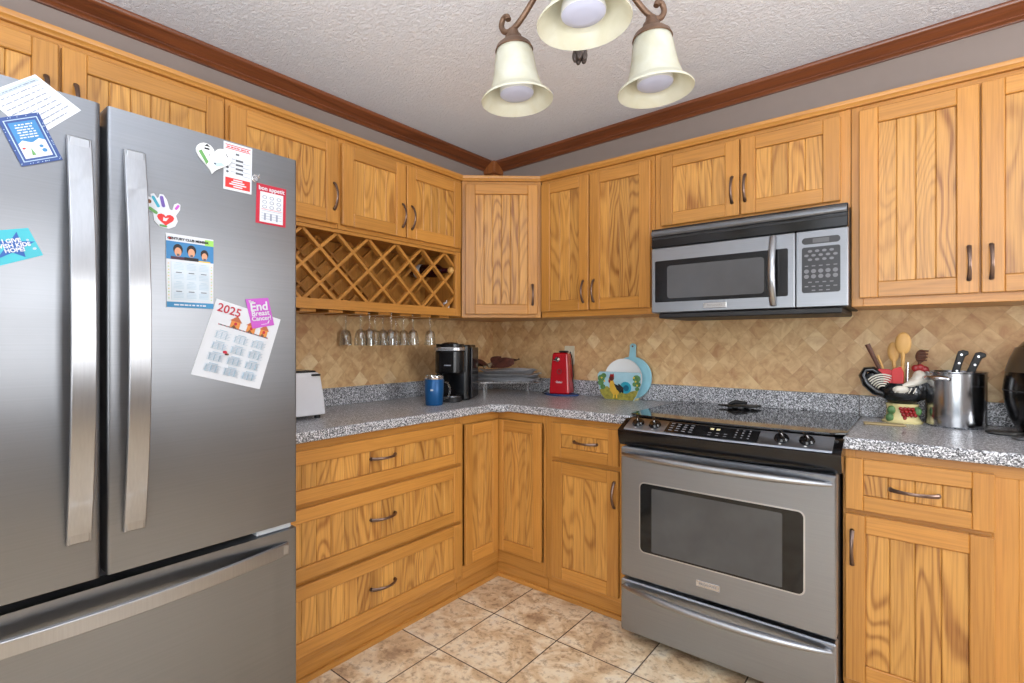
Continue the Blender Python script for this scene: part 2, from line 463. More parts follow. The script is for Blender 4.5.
# ---------------------------------------------------------------- the room
XE, YS = 4.9, -5.6
m = MB(); m.box(-0.1, XE + 0.1, YS - 0.1, 0.1, -0.08, 0)
struct(m.build('floor', FLOOR), 'floor of square mottled beige stone tiles with dark grout', 'floor')
m = MB()
cz = [(-0.1, 0.1), (-0.1, YS - 0.1), (XE + 0.1, YS - 0.1), (XE + 0.1, 0.1)]
vs = [(x, y, zceil(x, y)) for x, y in cz] + [(x, y, zceil(x, y) + 0.1) for x, y in cz]
m._add(vs, [(3, 2, 1, 0), (4, 5, 6, 7), (0, 1, 5, 4), (1, 2, 6, 5), (2, 3, 7, 6), (3, 0, 4, 7)])
struct(m.build('ceiling', CEIL), 'white textured plaster ceiling', 'ceiling')
m = MB(); m.box(WX - 0.1, WX, YS, 0.0, 0, 2.6)
struct(m.build('wall_left', WALLP), 'taupe painted wall behind the refrigerator and wine rack', 'wall')
m = MB(); m.box(WX - 0.1, XE, 0.0, 0.1, 0, 2.6)
struct(m.build('wall_back', WALLP), 'taupe painted wall behind the range and microwave', 'wall')
PAINT2 = plain('taupe_dining_paint', (138, 130, 126), 0.8, 0, 0.02)
PAINT3 = plain('warm_white_paint', (212, 212, 212), 0.8, 0, 0.02)
m = MB()                                      # east wall with its window opening
m.box(XE, XE + 0.1, YS, -2.1, 0, 2.6); m.box(XE, XE + 0.1, -1.0, 0.1, 0, 2.6)
m.box(XE, XE + 0.1, -2.1, -1.0, 0, 0.87); m.box(XE, XE + 0.1, -2.1, -1.0, 2.13, 2.6)
struct(m.build('wall_east', PAINT2), 'taupe wall with a wide window, behind the camera', 'wall')
m = MB()
m.box(WX - 0.1, 1.4, YS - 0.1, YS, 0, 2.6); m.box(3.8, XE + 0.1, YS - 0.1, YS, 0, 2.6); m.box(1.4, 3.8, YS - 0.1, YS, 2.15, 2.6)
struct(m.build('wall_south', PAINT3), 'warm white wall with a patio door, behind the camera', 'wall')
def win_frame(name, M, w, h, label):
    m = MB(); t = 0.05
    for (a, b, c, d) in ((0, w, 0, t), (0, w, h - t, h), (0, t, t, h - t), (w - t, w, t, h - t), (w / 2 - t / 2, w / 2 + t / 2, t, h - t)):
        m.box(a, b, -0.03, 0.03, c, d, 0.004, M)
    o = m.build(name, WHITE); struct(o, label, 'window')
    g = MB(); g.box(t, w - t, -0.003, 0.003, t, h - t, 0, M); g.build('pane', GLASS, o)
win_frame('window_1', T(XE + 0.05, -2.1, 0.87) @ R('Z', 90), 1.1, 1.26, 'white framed wide window behind the camera')
win_frame('door_1', T(1.4, YS - 0.05, 0), 2.4, 2.15, 'white framed glazed patio door behind the camera')

# diamond tile above the counters
m = MB(); m.box(WX, WX + 0.004, -1.9, -0.004, 0.99, 1.45)
struct(m.build('trim_1', mk_splash(1)), 'tan diamond pattern tile behind the wine glasses and coffee maker', 'backsplash')
m = MB(); m.box(WX, 3.3, -0.004, 0.0, 0.99, 1.45)
struct(m.build('trim_2', mk_splash(0)), 'tan diamond pattern tile behind the range and crock', 'backsplash')
# crown moulding against the ceiling
prof = [(0, 0), (0.012, 0), (0.016, 0.012), (0.024, 0.018), (0.024, 0.026), (0.034, 0.032), (0.046, 0.046), (0.060, 0.056), (0.066, 0.058), (0.072, 0.068), (0.072, 0.084), (0, 0.084)]
def crown(a0, a1, horiz):
    m = MB(); n = len(prof); vs = []
    for a in (a0, a1):
        for d, h in prof:
            x, y = (a, -d) if horiz else (WX + d, a)
            vs.append((x, y, zceil(x, y) - 0.060 + h * 0.70))
    fs = [tuple(range(n)), tuple(range(2 * n - 1, n - 1, -1))] + [(i, n + i, n + (i + 1) % n, (i + 1) % n) for i in range(n)]
    m._add(vs, fs, None, 'x' if horiz else 'y'); return m
o = crown(YS, -0.075, False).build('trim_3', CHERRY, smooth=50); struct(o, 'dark stained crown moulding above the wine rack wall', 'crown moulding')
o = crown(WX + 0.075, XE, True).build('trim_4', CHERRY, smooth=50); struct(o, 'dark stained crown moulding above the range wall', 'crown moulding')
m = MB(); zc0 = zceil(WX, 0)
m.box(WX + 0.001, WX + 0.100, -0.100, -0.001, zc0 - 0.085, zc0 - 0.004, 0.006, None, 'z')
m.box(WX + 0.001, WX + 0.090, -0.090, -0.001, zc0 - 0.13, zc0 - 0.085, 0.008, None, 'z')
m.box(WX + 0.001, WX + 0.060, -0.060, -0.001, zc0 - 0.155, zc0 - 0.13, 0.010, None, 'z')
CORNERW = wood('brown_corner_block_wood', (184, 112, 60), (108, 58, 28), 0.3, 30, 0.3)
struct(m.build('trim_5', CORNERW), 'brown turned corner block joining the crown mouldings', 'corner block')

# ---------------------------------------------------------------- cabinets (local: back at y=0, front towards -y)
def pull(L):
    m = MB(); n = 11
    pts = arc(n, lambda t: (-L / 2 + L * t, -0.004 - 0.024 * sin(pi * t) ** 0.8, 0))
    rad = [0.0058 - 0.0016 * sin(pi * i / (n - 1)) for i in range(n)]
    m.tube(pts, rad, 8, flat=(0.8, 1.25))
    for sx in (-1, 1): m.lathe([(0.0001, -0.006), (0.007, -0.006), (0.007, 0.0), (0.0001, 0.0)], 12, T(sx * L / 2, 0.0, 0) @ R('X', 90))
    return m
_pull = {}
def add_pull(parent, x, y, z, vert, L=0.112):
    key = L
    if key not in _pull:
        o = pull(L).build('handle', BRONZE, parent, smooth=50); _pull[key] = o
    else:
        o = _pull[key].copy(); COL.objects.link(o); o.parent = parent
    o.location = (x, y, z); o.rotation_euler = (0, radians(90) if vert else 0, 0)
    return o
def front(name, parent, x0, x1, z0, z1, yf, st=0.058, rail=0.058, board=0.058, th=0.02):
    m = MB(); c = 0.0025
    m.box(x0, x0 + st, yf, yf + th, z0, z1, c, None, 'z'); m.box(x1 - st, x1, yf, yf + th, z0, z1, c, None, 'z')
    m.box(x0 + st, x1 - st, yf, yf + th, z1 - rail, z1, c, None, 'x'); m.box(x0 + st, x1 - st, yf, yf + th, z0, z0 + rail, c, None, 'x')
    w = x1 - x0 - 2 * st; nb = max(2, round(w / board)); bw = w / nb; m.mi = 1
    for i in range(nb):
        m.box(x0 + st + i * bw + (0.0003 if i else 0), x0 + st + (i + 1) * bw - (0.0003 if i < nb - 1 else 0), yf + 0.0075, yf + th - 0.001, z0 + rail, z1 - rail, 0.0024, None, 'z')
    return m.build(name, [OAK, OAKP], parent)
def boards(parent, name, lst):
    m = MB()
    for (x0, x1, y0, y1, z0, z1, g) in lst: m.box(x0, x1, y0, y1, z0, z1, 0.0012, None, g)
    return m.build(name, OAK, parent)
def carcass(root, x0, x1, dep, z0, z1, shelf=()):
    t = 0.016
    L = [(x0, x0 + t, -dep, -0.003, z0, z1, 'z'), (x1 - t, x1, -dep, -0.003, z0, z1, 'z'),
         (x0 + t, x1 - t, -dep, -0.003, z0, z0 + t, 'x'), (x0 + t, x1 - t, -dep, -0.003, z1 - t, z1, 'x'),
         (x0 + t, x1 - t, -0.012, -0.003, z0 + t, z1 - t, 'z')]
    return boards(root, 'carcass', L)

GU_L = 'oak wall cabinets above the fridge and wine rack'; GU_R = 'oak wall cabinets on the range wall'
UF = 0.335 - WX           # face-frame front of the left uppers (from the wall)
CT = 2.128                # top of the upper cabinets
def upper(label, loc, rz, w, z0, dep, doors, mull=(), zdoor=None, group=None, lrail=0.03):
    root = thing('wall_cabinet', label, 'cabinet', loc, rz, group)
    carcass(root, 0.0005, w - 0.0005, dep - 0.019, z0, CT)
    f0, f1 = -dep, -dep + 0.019
    L = [(0.0005, 0.038, f0, f1, z0, CT, 'z'), (w - 0.038, w - 0.0005, f0, f1, z0, CT, 'z'),
         (0.038, w - 0.038, f0, f1, z0, z0 + lrail + 0.02, 'x'), (0.038, w - 0.038, f0, f1, CT - 0.05, CT, 'x')]
    for mx in mull: L.append((mx - 0.02, mx + 0.02, f0, f1, z0 + lrail + 0.02, CT - 0.05, 'z'))
    boards(root, 'face_frame', L)
    for (x0, x1, hx, hz) in doors:
        d = front('door', root, x0, x1, zdoor if zdoor else z0 + lrail, 2.106, -dep - 0.0205)
        if hx is not None: add_pull(d, hx, -dep - 0.0205, hz, True)
    return root
zr = radians(90)
# left wall: local x = world y - start
upper('oak wall cabinet directly above the refrigerator with two beadboard doors', (WX, -2.775, 0), zr, 0.925, 1.80, UF,
      [(0.02, 0.458, 0.43, 1.945), (0.466, 0.915, 0.497, 1.945)], (0.462,), 1.83, GU_L)
upper('oak wall cabinet with one door between the refrigerator top and the paired doors', (WX, -1.849, 0), zr, 0.466, 1.728, UF,
      [(0.012, 0.458, 0.437, 1.862)], (), 1.746, GU_L)
upper('oak wall cabinet with paired short doors above the right half of the wine rack', (WX, -1.382, 0), zr, 0.772, 1.728, UF,
      [(0.012, 0.366, 0.345, 1.85), (0.374, 0.758, 0.404, 1.85)], (0.37,), 1.746, GU_L)
# right wall
upper('tall two door oak wall cabinet left of the microwave', (0.678, 0, 0), 0, 0.666, 1.366, 0.312,
      [(0.008, 0.309, 0.280, 1.495), (0.316, 0.648, 0.342, 1.495)], (0.312,), 1.397, GU_R)
upper('short oak wall cabinet with two doors sitting on top of the microwave', (1.345, 0, 0), 0, 0.786, 1.748, 0.312,
      [(0.032, 0.384, 0.356, 1.890), (0.391, 0.753, 0.409, 1.890)], (0.388,), 1.778, GU_R)
upper('large oak wall cabinet right of the microwave with arched grain door panels', (2.132, 0, 0), 0, 0.73, 1.366, 0.312,
      [(0.026, 0.363, 0.337, 1.50), (0.368, 0.705, 0.393, 1.50)], (0.365,), 1.397, GU_R)
# diagonal corner cabinet
A = Vector((0.338, -0.606)); B = Vector((0.676, -0.316)); dv = B - A; th = atan2(dv.y, dv.x); LW = dv.length
root = thing('corner_wall_cabinet', 'pale oak diagonal corner wall cabinet with a single tall door', 'cabinet', (A.x, A.y, 0), th)
Mi = (T(A.x, A.y, 0) @ R('Z', math.degrees(th))).inverted()
def loc2(x, y): p = Mi @ Vector((x, y, 0)); return (p.x, p.y)
poly = [loc2(WX + 0.006, -0.006), loc2(WX + 0.006, -0.606), (0.0, 0.0), (0.0, 0.019), (LW, 0.019), (LW, 0), loc2(0.676, -0.006)]
poly = [loc2(WX + 0.006, -0.006), loc2(WX + 0.006, -0.606), (0.001, 0.0195), (LW - 0.001, 0.0195), loc2(0.676, -0.006)]
m = MB(); m.prism(poly, 1.366, CT, None, 'z'); m.build('carcass', OAK, root)
boards(root, 'face_frame', [(0.001, 0.03, 0, 0.019, 1.366, CT, 'z'), (LW - 0.03, LW - 0.001, 0, 0.019, 1.366, CT, 'z'), (0.03, LW - 0.03, 0, 0.019, 1.366, 1.42, 'x'), (0.03, LW - 0.03, 0, 0.019, CT - 0.05, CT, 'x')])
d = front('door', root, 0.022, LW - 0.022, 1.385, 2.106, -0.0205, 0.054, 0.054, 0.05)
add_pull(d, LW - 0.05, -0.0205, 1.493, True)
# cornice along the tops of the cabinets
cpro = [(0, 0), (0.010, 0.0), (0.014, 0.008), (0.020, 0.012), (0.022, 0.020), (0.022, 0.026), (-0.02, 0.026), (-0.02, 0)]
path = [Vector((0.338, -2.775)), Vector((0.338, -0.606)), Vector((0.676, -0.316)), Vector((2.862, -0.316))]
m = MB(); secs = []
for i, p in enumerate(path):
    d0 = (path[i] - path[i - 1]).normalized() if i else (path[1] - path[0]).normalized()
    d1 = (path[i + 1] - path[i]).normalized() if i < len(path) - 1 else d0
    n0, n1 = Vector((d0.y, -d0.x)), Vector((d1.y, -d1.x)); nm = (n0 + n1); nm = nm / nm.dot(n0)
    secs.append([(p.x + nm.x * a, p.y + nm.y * a, CT + 0.001 + h) for a, h in cpro])
for i in range(len(secs) - 1):
    n = len(cpro); v = secs[i] + secs[i + 1]
    along = (path[i + 1] - path[i])
    m._add(v, [tuple(range(n)), tuple(range(2 * n - 1, n - 1, -1))] + [(k, n + k, n + (k + 1) % n, (k + 1) % n) for k in range(n)], None, 'y' if abs(along.y) > abs(along.x) else 'x')
struct(m.build('trim_6', OAK, smooth=40), 'oak cornice running along the tops of the wall cabinets', 'cornice')

# wine rack under the left wall cabinets
root = thing('wine_rack', 'oak lattice wine rack under the wall cabinets, stemware rails below it', 'wine rack', (WX, -1.849, 0), zr)
W = 1.239
Z0, Z1 = 1.372, 1.726
boards(root, 'frame', [(0.0005, 0.03, -UF, -0.003, Z0, Z1, 'z'), (W - 0.016, W - 0.0005, -UF, -0.003, Z0, Z1, 'z'), (W - 0.04, W - 0.016, -UF - 0.001, -UF + 0.018, Z0, Z1, 'z'),
    (0.03, W - 0.04, -UF - 0.001, -UF + 0.018, Z0, 1.416, 'x'), (0.03, W - 0.04, -UF - 0.001, -UF + 0.018, 1.711, Z1, 'x'),
    (0.03, W - 0.016, -UF + 0.018, -0.003, 1.396, 1.412, 'x')])
boards(root, 'back_panel', [(0.03 + i * 0.12, min(0.03 + (i + 1) * 0.12, W - 0.016), -0.012, -0.003, 1.412, Z1, 'z') for i in range(10)])
def lattice(y0, y1, zlo, zhi, xlo, xhi, pitch, phase, w=0.014):
    m = MB(); h = zhi - zlo
    for sgn in (1, -1):
        k = -4
        while True:
            xs = xlo + phase + k * pitch; k += 1
            if xs > xhi + h: break
            # line x = xs + sgn*(z-zmid)*1.08 - clip
            zm = (zlo + zhi) / 2; sl = 1.08
            za, zb = zlo, zhi
            f = lambda z: xs + sgn * (z - zm) * sl
            zs = [zlo, zhi]
            lo, hi = (xlo, xhi)
            zl = zm + (lo - xs) / (sgn * sl); zh = zm + (hi - xs) / (sgn * sl)
            a, b = min(zl, zh), max(zl, zh)
            za, zb = max(zlo, a), min(zhi, b)
            if zb - za < 0.02: continue
            p0 = Vector((f(za), 0, za)); p1 = Vector((f(zb), 0, zb)); dd = p1 - p0; Lh = dd.length
            ang = math.degrees(atan2(dd.z, dd.x))
            M = T(p0.x, 0, p0.z) @ R('Y', -ang)
            yy = (y0, (y0 + y1) / 2 + 0.0005) if sgn > 0 else ((y0 + y1) / 2, y1)
            m.box(0, Lh, y0 + (0.001 if sgn > 0 else 0), y1, -w / 2, w / 2, 0.001, M, 'x')
    return m.build('lattice', OAK, root)
lattice(-UF + 0.019, -UF + 0.045, 1.413, 1.712, 0.032, W - 0.018, 0.165, 0.115)
lattice(-0.11, -0.085, 1.413, 1.72, 0.032, W - 0.018, 0.165, 0.115)
# stemware rails (T-shaped slats) below
for i in range(9):
    xc = 0.075 + i * 0.132
    m = MB(); m.box(xc - 0.010, xc + 0.010, -UF + 0.02, -0.02, 1.372, 1.3955, 0.001, None, 'y'); m.box(xc - 0.036, xc + 0.036, -UF + 0.02, -0.02, 1.360, 1.372, 0.001, None, 'y')
    m.build('stemware_rail', OAK, root)

# base cabinets
BF = 0.615
def base(name, label, loc, rz, x0, x1, fronts, extra=(), group=None, frame=None, toe=True, dep=BF):
    root = thing(name, label, 'cabinet', loc, rz, group)
    t = 0.016
    boards(root, 'carcass', [(x0 + 0.0005, x0 + t, -dep + 0.019, -0.003, 0.09, 0.872, 'z'), (x1 - t, x1 - 0.0005, -dep + 0.019, -0.003, 0.09, 0.872, 'z'),
        (x0 + t, x1 - t, -dep + 0.019, -0.003, 0.09, 0.106, 'x'), (x0 + t, x1 - t, -0.012, -0.003, 0.106, 0.872, 'z')])
    L = [(x0 + 0.0005, x0 + 0.035, -dep, -dep + 0.019, 0.085, 0.872, 'z'), (x1 - 0.035, x1 - 0.0005, -dep, -dep + 0.019, 0.085, 0.872, 'z'),
         (x0 + 0.035, x1 - 0.035, -dep, -dep + 0.019, 0.836, 0.872, 'x'), (x0 + 0.035, x1 - 0.035, -dep, -dep + 0.019, 0.085, 0.125, 'x')] + list(extra)
    boards(root, 'face_frame', L)
    boards(root, 'toe_kick', [(x0 + 0.0005, x1 - 0.0005, -dep + 0.022, -dep + 0.036, 0.0, 0.09, 'x'), (x0 + 0.0005, x1 - 0.0005, -dep + 0.008, -dep + 0.022, 0.0, 0.02, 'x')])
    for f in fronts:
        kind, a, b, c, d, hx, hz, vert = f
        dr = front(kind, root, a, b, c, d, -dep - 0.0205, 0.056 if kind == 'door' else 0.05, 0.05 if kind == 'drawer' else 0.058, 0.06)
        if hx is not None: add_pull(dr, hx, -dep - 0.0205, hz, vert, 0.112 if vert else 0.118)
    return root
BL = BF - WX
mid = 0.94 / 2
base('drawer_cabinet', 'oak base cabinet with three wide drawers next to the refrigerator', (WX, -1.852, 0), zr, 0.0, 0.948,
     [('drawer', 0.03, 0.940, 0.657, 0.846, 0.488, 0.765, False), ('drawer', 0.03, 0.940, 0.384, 0.640, 0.488, 0.522, False), ('drawer', 0.03, 0.940, 0.118, 0.368, 0.488, 0.246, False)],
     [(0.035, 0.913, -BL, -BL + 0.019, 0.632, 0.664, 'x'), (0.035, 0.913, -BL, -BL + 0.019, 0.36, 0.392, 'x')], dep=BL)
base('base_cabinet', 'oak base cabinet with one drawer over a door, left of the range', (0.917, 0, 0), 0, 0.0, 0.452,
     [('drawer', 0.046, 0.394, 0.683, 0.846, 0.228, 0.768, False), ('door', 0.046, 0.394, 0.11, 0.663, 0.376, 0.56, True)],
     [(0.035, 0.392, -BF, -BF + 0.019, 0.66, 0.69, 'x'), (0.392, 0.417, -BF, -BF + 0.019, 0.125, 0.836, 'z')])
base('base_cabinet', 'oak base cabinet right of the range with one drawer over a door', (2.134, 0, 0), 0, 0.0, 0.62,
     [('drawer', 0.008, 0.374, 0.676, 0.846, 0.189, 0.760, False), ('door', 0.008, 0.374, 0.11, 0.660, 0.028, 0.55, True)],
     [(0.035, 0.37, -BF, -BF + 0.019, 0.655, 0.68, 'x'), (0.37, 0.425, -BF, -BF + 0.019, 0.125, 0.836, 'z'), (0.425, 0.585, -BF + 0.0015, -BF + 0.019, 0.125, 0.836, 'z')])
# corner base cabinet with folding corner door
root = thing('corner_base_cabinet', 'oak inside corner base cabinet with an L shaped folding door and no handle', 'cabinet', (WX, 0, 0))
def LB(*a): return a
F = BF - WX
m = MB()
m.prism([(0.003, -0.003), (0.87, -0.003), (0.87, -0.55), (0.55 - 0.045, -0.55), (0.505, -0.902), (0.003, -0.902)], 0.09, 0.10, None, 'x')
m.box(0.003, 0.01, -0.902, -0.003, 0.10, 0.872, 0, None, 'z'); m.box(0.01, 0.87, -0.01, -0.003, 0.10, 0.872, 0, None, 'z')
m.build('carcass', OAK, root)
boards(root, 'face_frame', [(F - 0.019, F, -0.902, -0.884, 0.085, 0.872, 'z'), (F - 0.019, F, -0.884, -BF, 0.832, 0.872, 'y'), (F - 0.019, F, -0.884, -BF, 0.085, 0.15, 'y'),
     (0.856, 0.8705, -BF, -BF + 0.019, 0.085, 0.872, 'z'), (F - 0.019, 0.856, -BF, -BF + 0.019, 0.832, 0.872, 'x'), (F - 0.019, 0.856, -BF, -BF + 0.019, 0.085, 0.15, 'x')])
boards(root, 'toe_kick', [(F - 0.036, F - 0.022, -0.902, -0.593, 0, 0.09, 'y'), (F - 0.022, F - 0.008, -0.902, -0.607, 0, 0.02, 'y'), (F - 0.036, 0.8705, -0.593, -0.579, 0, 0.09, 'x'), (F - 0.022, 0.8705, -0.607, -0.593, 0, 0.02, 'x')])
d = front('door_leaf', root, 0.0, 0.238, 0.155, 0.832, 0.0, 0.045, 0.058, 0.05); d.rotation_euler = (0, 0, zr); d.location = (F + 0.0235, -0.8815, 0)
d = front('door_leaf', root, 0.0, 0.2795, 0.155, 0.832, 0.0, 0.045, 0.058, 0.05); d.location = (F + 0.0015, -BF - 0.0205, 0)

# ---------------------------------------------------------------- countertops
cc = [(0.70 - 0.06 * (1 - cos(t * pi / 2)) , -0.64 - 0.06 * sin(t * pi / 2)) for t in (0, 0.25, 0.5, 0.75, 1)]
poly = [(WX + 0.006, -0.006), (1.368, -0.006), (1.368, -0.64)] + cc + [(0.64, -1.850), (WX + 0.006, -1.850)]
m = MB(); m.prism(poly, 0.874, 0.914)
ct = m.build('countertop', COUNTER, None, loc=(0, 0, 0.874), bevel=0.007, seg=3)
tag(ct, 'L shaped grey speckled countertop running round the corner left of the range', 'countertop')
m = MB(); m.box(WX + 0.006, WX + 0.026, -1.85, -0.027, 0.0402, 0.128); m.box(WX + 0.006, 1.368, -0.026, -0.006, 0.0402, 0.128)
m.build('upstand', COUNTER, ct, bevel=0.003)
m = MB(); m.prism([(2.136, -0.006), (3.0, -0.006), (3.0, -0.64), (2.136, -0.64)], 0.874, 0.914)
c2 = m.build('countertop', COUNTER, None, loc=(0, 0, 0.874), bevel=0.007, seg=3)
tag(c2, 'grey speckled countertop right of the range, under the steel pot', 'countertop')
m = MB(); m.box(2.136, 3.0, -0.026, -0.006, 0.0402, 0.128); m.build('upstand', COUNTER, c2, bevel=0.003)
m = MB(); m.box(1.3695, 2.1345, -0.026, -0.006, 0.905, 1.002)
struct(m.build('trim_7', COUNTER), 'grey speckled strip of upstand behind the range', 'upstand')

# ---------------------------------------------------------------- refrigerator
FR = thing('refrigerator', 'stainless steel french door refrigerator covered with magnets and papers', 'refrigerator', (WX, -2.765, 0), zr)
m = MB(); m.box(0.004, 0.905, -0.715, -0.03, 0.03, 1.765, 0.004); m.build('case', CASE, FR)
m = MB(); m.box(0.012, 0.897, -0.735, -0.7155, 0.06, 1.755); m.build('gasket', GASKET, FR)
FY = -0.80                                      # door front
def rounded_slab(x0, x1, y0, y1, z0, z1, r):
    pts = []
    n = 6
    for i in range(n + 1):
        a = pi / 2 * i / n; pts.append((x0 + r - r * sin(a), y0 + r - r * cos(a)))
    pts.append((x0, y1)); pts.append((x1, y1))
    for i in range(n + 1):
        a = pi / 2 * i / n; pts.append((x1 - r + r * cos(a), y0 + r - r * sin(a)))
    m = MB(); m.prism(pts, z0, z1); return m
def bow_handle(parent, p, axis_v, L, w, bow, th=0.012, off=0.012):
    n = 15; secs = []
    for i in range(n):
        t = i / (n - 1); a = -L / 2 + L * t; o = -off - bow * (1 - (2 * t - 1) ** 2)
        e = w / 2
        if axis_v: secs.append([(-e, o, a), (e, o, a), (e, o + th, a), (-e, o + th, a)])
        else: secs.append([(a, o, e), (a, o, -e), (a, o + th, -e), (a, o + th, e)])
    m = MB(); m.bar(secs)
    for sg in (-1, 1):                          # the standoffs at both ends
        a = sg * (L / 2 - 0.02)
        if axis_v: m.box(-w / 2 + 0.004, w / 2 - 0.004, -off - 0.004, -0.0002, a - 0.018, a + 0.018)
        else: m.box(a - 0.018, a + 0.018, -off - 0.004, -0.0002, -w / 2 + 0.004, w / 2 - 0.004)
    o = m.build('handle', STEEL_H, parent, smooth=35, bevel=0.002); o.location = p
    return o
dL = rounded_slab(0.002, 0.4375, FY, -0.736, 0.684, 1.786, 0.012).build('door', STEEL, FR, smooth=40)
dR = rounded_slab(0.4495, 0.916, FY, -0.736, 0.684, 1.786, 0.007).build('door', STEEL, FR, smooth=40)
bow_handle(dL, (0.396, FY, 1.235), True, 0.915, 0.044, 0.045)
bow_handle(dR, (0.500, FY, 1.235), True, 0.915, 0.044, 0.045)
fd = rounded_slab(0.002, 0.916, FY, -0.736, 0.055, 0.664, 0.007).build('freezer_drawer', STEEL, FR, smooth=40)
bow_handle(fd, (0.4545, FY, 0.612), False, 0.86, 0.036, 0.05)
m = MB(); m.box(0.80, 0.904, FY + 0.012, -0.737, 0.6655, 0.6825, 0.003); m.build('hinge_cover', plain('light_grey_plastic', (186, 190, 194), 0.4), FR)
m = MB(); m.box(0.02, 0.89, -0.70, -0.60, 0.0, 0.055, 0.004); m.build('base_grille', BLACKM, FR)
for sx in (0.07, 0.84):
    m = MB(); m.box(sx - 0.05, sx + 0.05, -0.77, -0.66, 1.7655, 1.80, 0.008); m.build('hinge_cap', CASE, FR)

# ---------------------------------------------------------------- papers and magnets on the fridge
FX = 0.8454
def quad_map(c):
    tl, tr, br, bl = [Vector(p) for p in c]
    return lambda u, v: (tl * (1 - u) + tr * u) * (1 - v) + (bl * (1 - u) + br * u) * v
YZ = Matrix(((0, 0, 1, 0), (1, 0, 0, 0), (0, 1, 0, 0), (0, 0, 0, 1)))     # (x,y,z) -> (z,x,y): sheet in the y-z plane facing +x
def sheet(name, label, cat, corners, mat, lift=0.0, th=0.0012, group=None, outline=None):
    q = quad_map(corners); cy, czz = q(0.5, 0.5)
    m = MB(); m.prism([(p[0] - cy, p[1] - czz) for p in (outline or corners)], 0, th, YZ)
    o = m.build(name, mat); o.location = (FX + lift, cy, czz)
    tag(o, label, cat, group)
    tl, tr = Vector(corners[0]), Vector(corners[1]); ang = atan2((tr - tl).y, (tr - tl).x)
    def P(u, v): p = q(u, v); return (p[0] - cy, p[1] - czz)
    def prints(name, polys, mats):
        m = MB(); th2 = 0.0004
        for k, (poly, mi) in enumerate(polys):
            m.mi = mi; m.prism([P(*p) for p in poly], th, th + th2 + 0.00002 * k, YZ)
        return m.build(name, mats, o)
    def txt(name, s, u, v, size, mat, bold=0.0, align='CENTER', lift2=0.0007, rot=0.0):
        p = P(u, v)
        return text(name, s, size, mat, o, YZ @ T(p[0], p[1], th + lift2) @ Matrix.Rotation(ang + rot, 4, 'Z'), bold, align)
    return o, P, prints, txt
def rect(u0, u1, v0, v1): return [(u0, v0), (u1, v0), (u1, v1), (u0, v1)]
def ell(cu, cv, ru, rv, n=18): return [(cu + ru * cos(2 * pi * i / n), cv + rv * sin(2 * pi * i / n)) for i in range(n)]
def scribble(P0, n, u0, u1, v, h, mi, rnd=0.5):
    out = []; u = u0
    while u < u1 - 0.02:
        w = random.uniform(0.03, 0.12); out.append((rect(u, min(u + w, u1), v, v + h), mi)); u += w + random.uniform(0.015, 0.04)
    return out

# handwritten white card
c = [(-2.535, 1.728), (-2.441, 1.806), (-2.364, 1.755), (-2.430, 1.660)]
c = [(-2.520, 1.735), (-2.441, 1.807), (-2.364, 1.757), (-2.443, 1.668)]
o, P, pr, tx = sheet('note_card', 'white handwritten index card tilted on the left fridge door, above the blue card', 'card', c, PAPER)
ps = []
for i in range(9): ps += scribble(0, 0, 0.06, random.uniform(0.75, 0.95), 0.09 + i * 0.1, 0.018, 0)
for i in range(3): ps.append((rect(0.04, 0.96, 0.06 + i * 0.03, 0.066 + i * 0.03), 1))
pr('handwriting', ps, [MIDGREY, PALE])
# navy winter card
c = [(-2.500, 1.692), (-2.436, 1.727), (-2.396, 1.636), (-2.462, 1.603)]
o, P, pr, tx = sheet('greeting_card', 'navy bordered winter scene card with snowmen, tilted on the left fridge door', 'card', c, NAVY, 0.0016)
ps = [(rect(0.09, 0.91, 0.07, 0.93), 3), (rect(0.115, 0.885, 0.085, 0.915), 0), (rect(0.17, 0.83, 0.13, 0.56), 1), (rect(0.17, 0.83, 0.56, 0.87), 2),
      ([(0.17, 0.56), (0.3, 0.5), (0.5, 0.57), (0.7, 0.5), (0.83, 0.55), (0.83, 0.6), (0.17, 0.6)], 2), ([(0.36, 0.82), (0.41, 0.66), (0.46, 0.82)], 4), (ell(0.25, 0.66, 0.04, 0.02), 5), (ell(0.67, 0.66, 0.05, 0.03), 1), (ell(0.70, 0.75, 0.06, 0.04), 1), (ell(0.62, 0.72, 0.03, 0.02), 3)]
for i in range(16):
    a = random.random(); s_ = random.choice((0.03, 0.97)); ps.append((ell(s_, a, 0.012, 0.008, 6), 3)); ps.append((ell(a, s_, 0.01, 0.009, 6), 3))
pr('snow_scene', ps, [NAVY, SKYB, PAPER, PALE, GREEN, RED])
ps = []
for i in range(6): ps += scribble(0, 0, 0.30 - 0.02 * (i % 2), 0.72, 0.18 + i * 0.052, 0.022, 0)
m_ = pr('verse', ps, [PAPER]); m_.location.x = 0.0004
# teal star card
c = [(-2.512, 1.458), (-2.452, 1.475), (-2.428, 1.420), (-2.528, 1.374)]
o, P, pr, tx = sheet('donation_magnet', 'teal tag with a blue star and white lettering at the left edge of the fridge', 'magnet', c, TEAL)
star = []
cu_, cv_ = 0.58, 0.52
for i in range(10):
    r_ = 0.44 if i % 2 == 0 else 0.19; a = -pi / 2 + 0.25 + i * pi / 5; star.append((cu_ + r_ * cos(a) * 0.92, cv_ + r_ * sin(a)))
pr('star', [(star, 0), (ell(0.86, 0.40, 0.03, 0.04, 8), 1), (ell(0.84, 0.55, 0.02, 0.03, 8), 1), (ell(0.92, 0.72, 0.035, 0.045, 8), 1)], [STARB, PALE])
tx('lettering', 'I GIVE\nWISH KIDS\nHOPE!', 0.56, 0.5, 0.0115, PAPER, 0.0004)
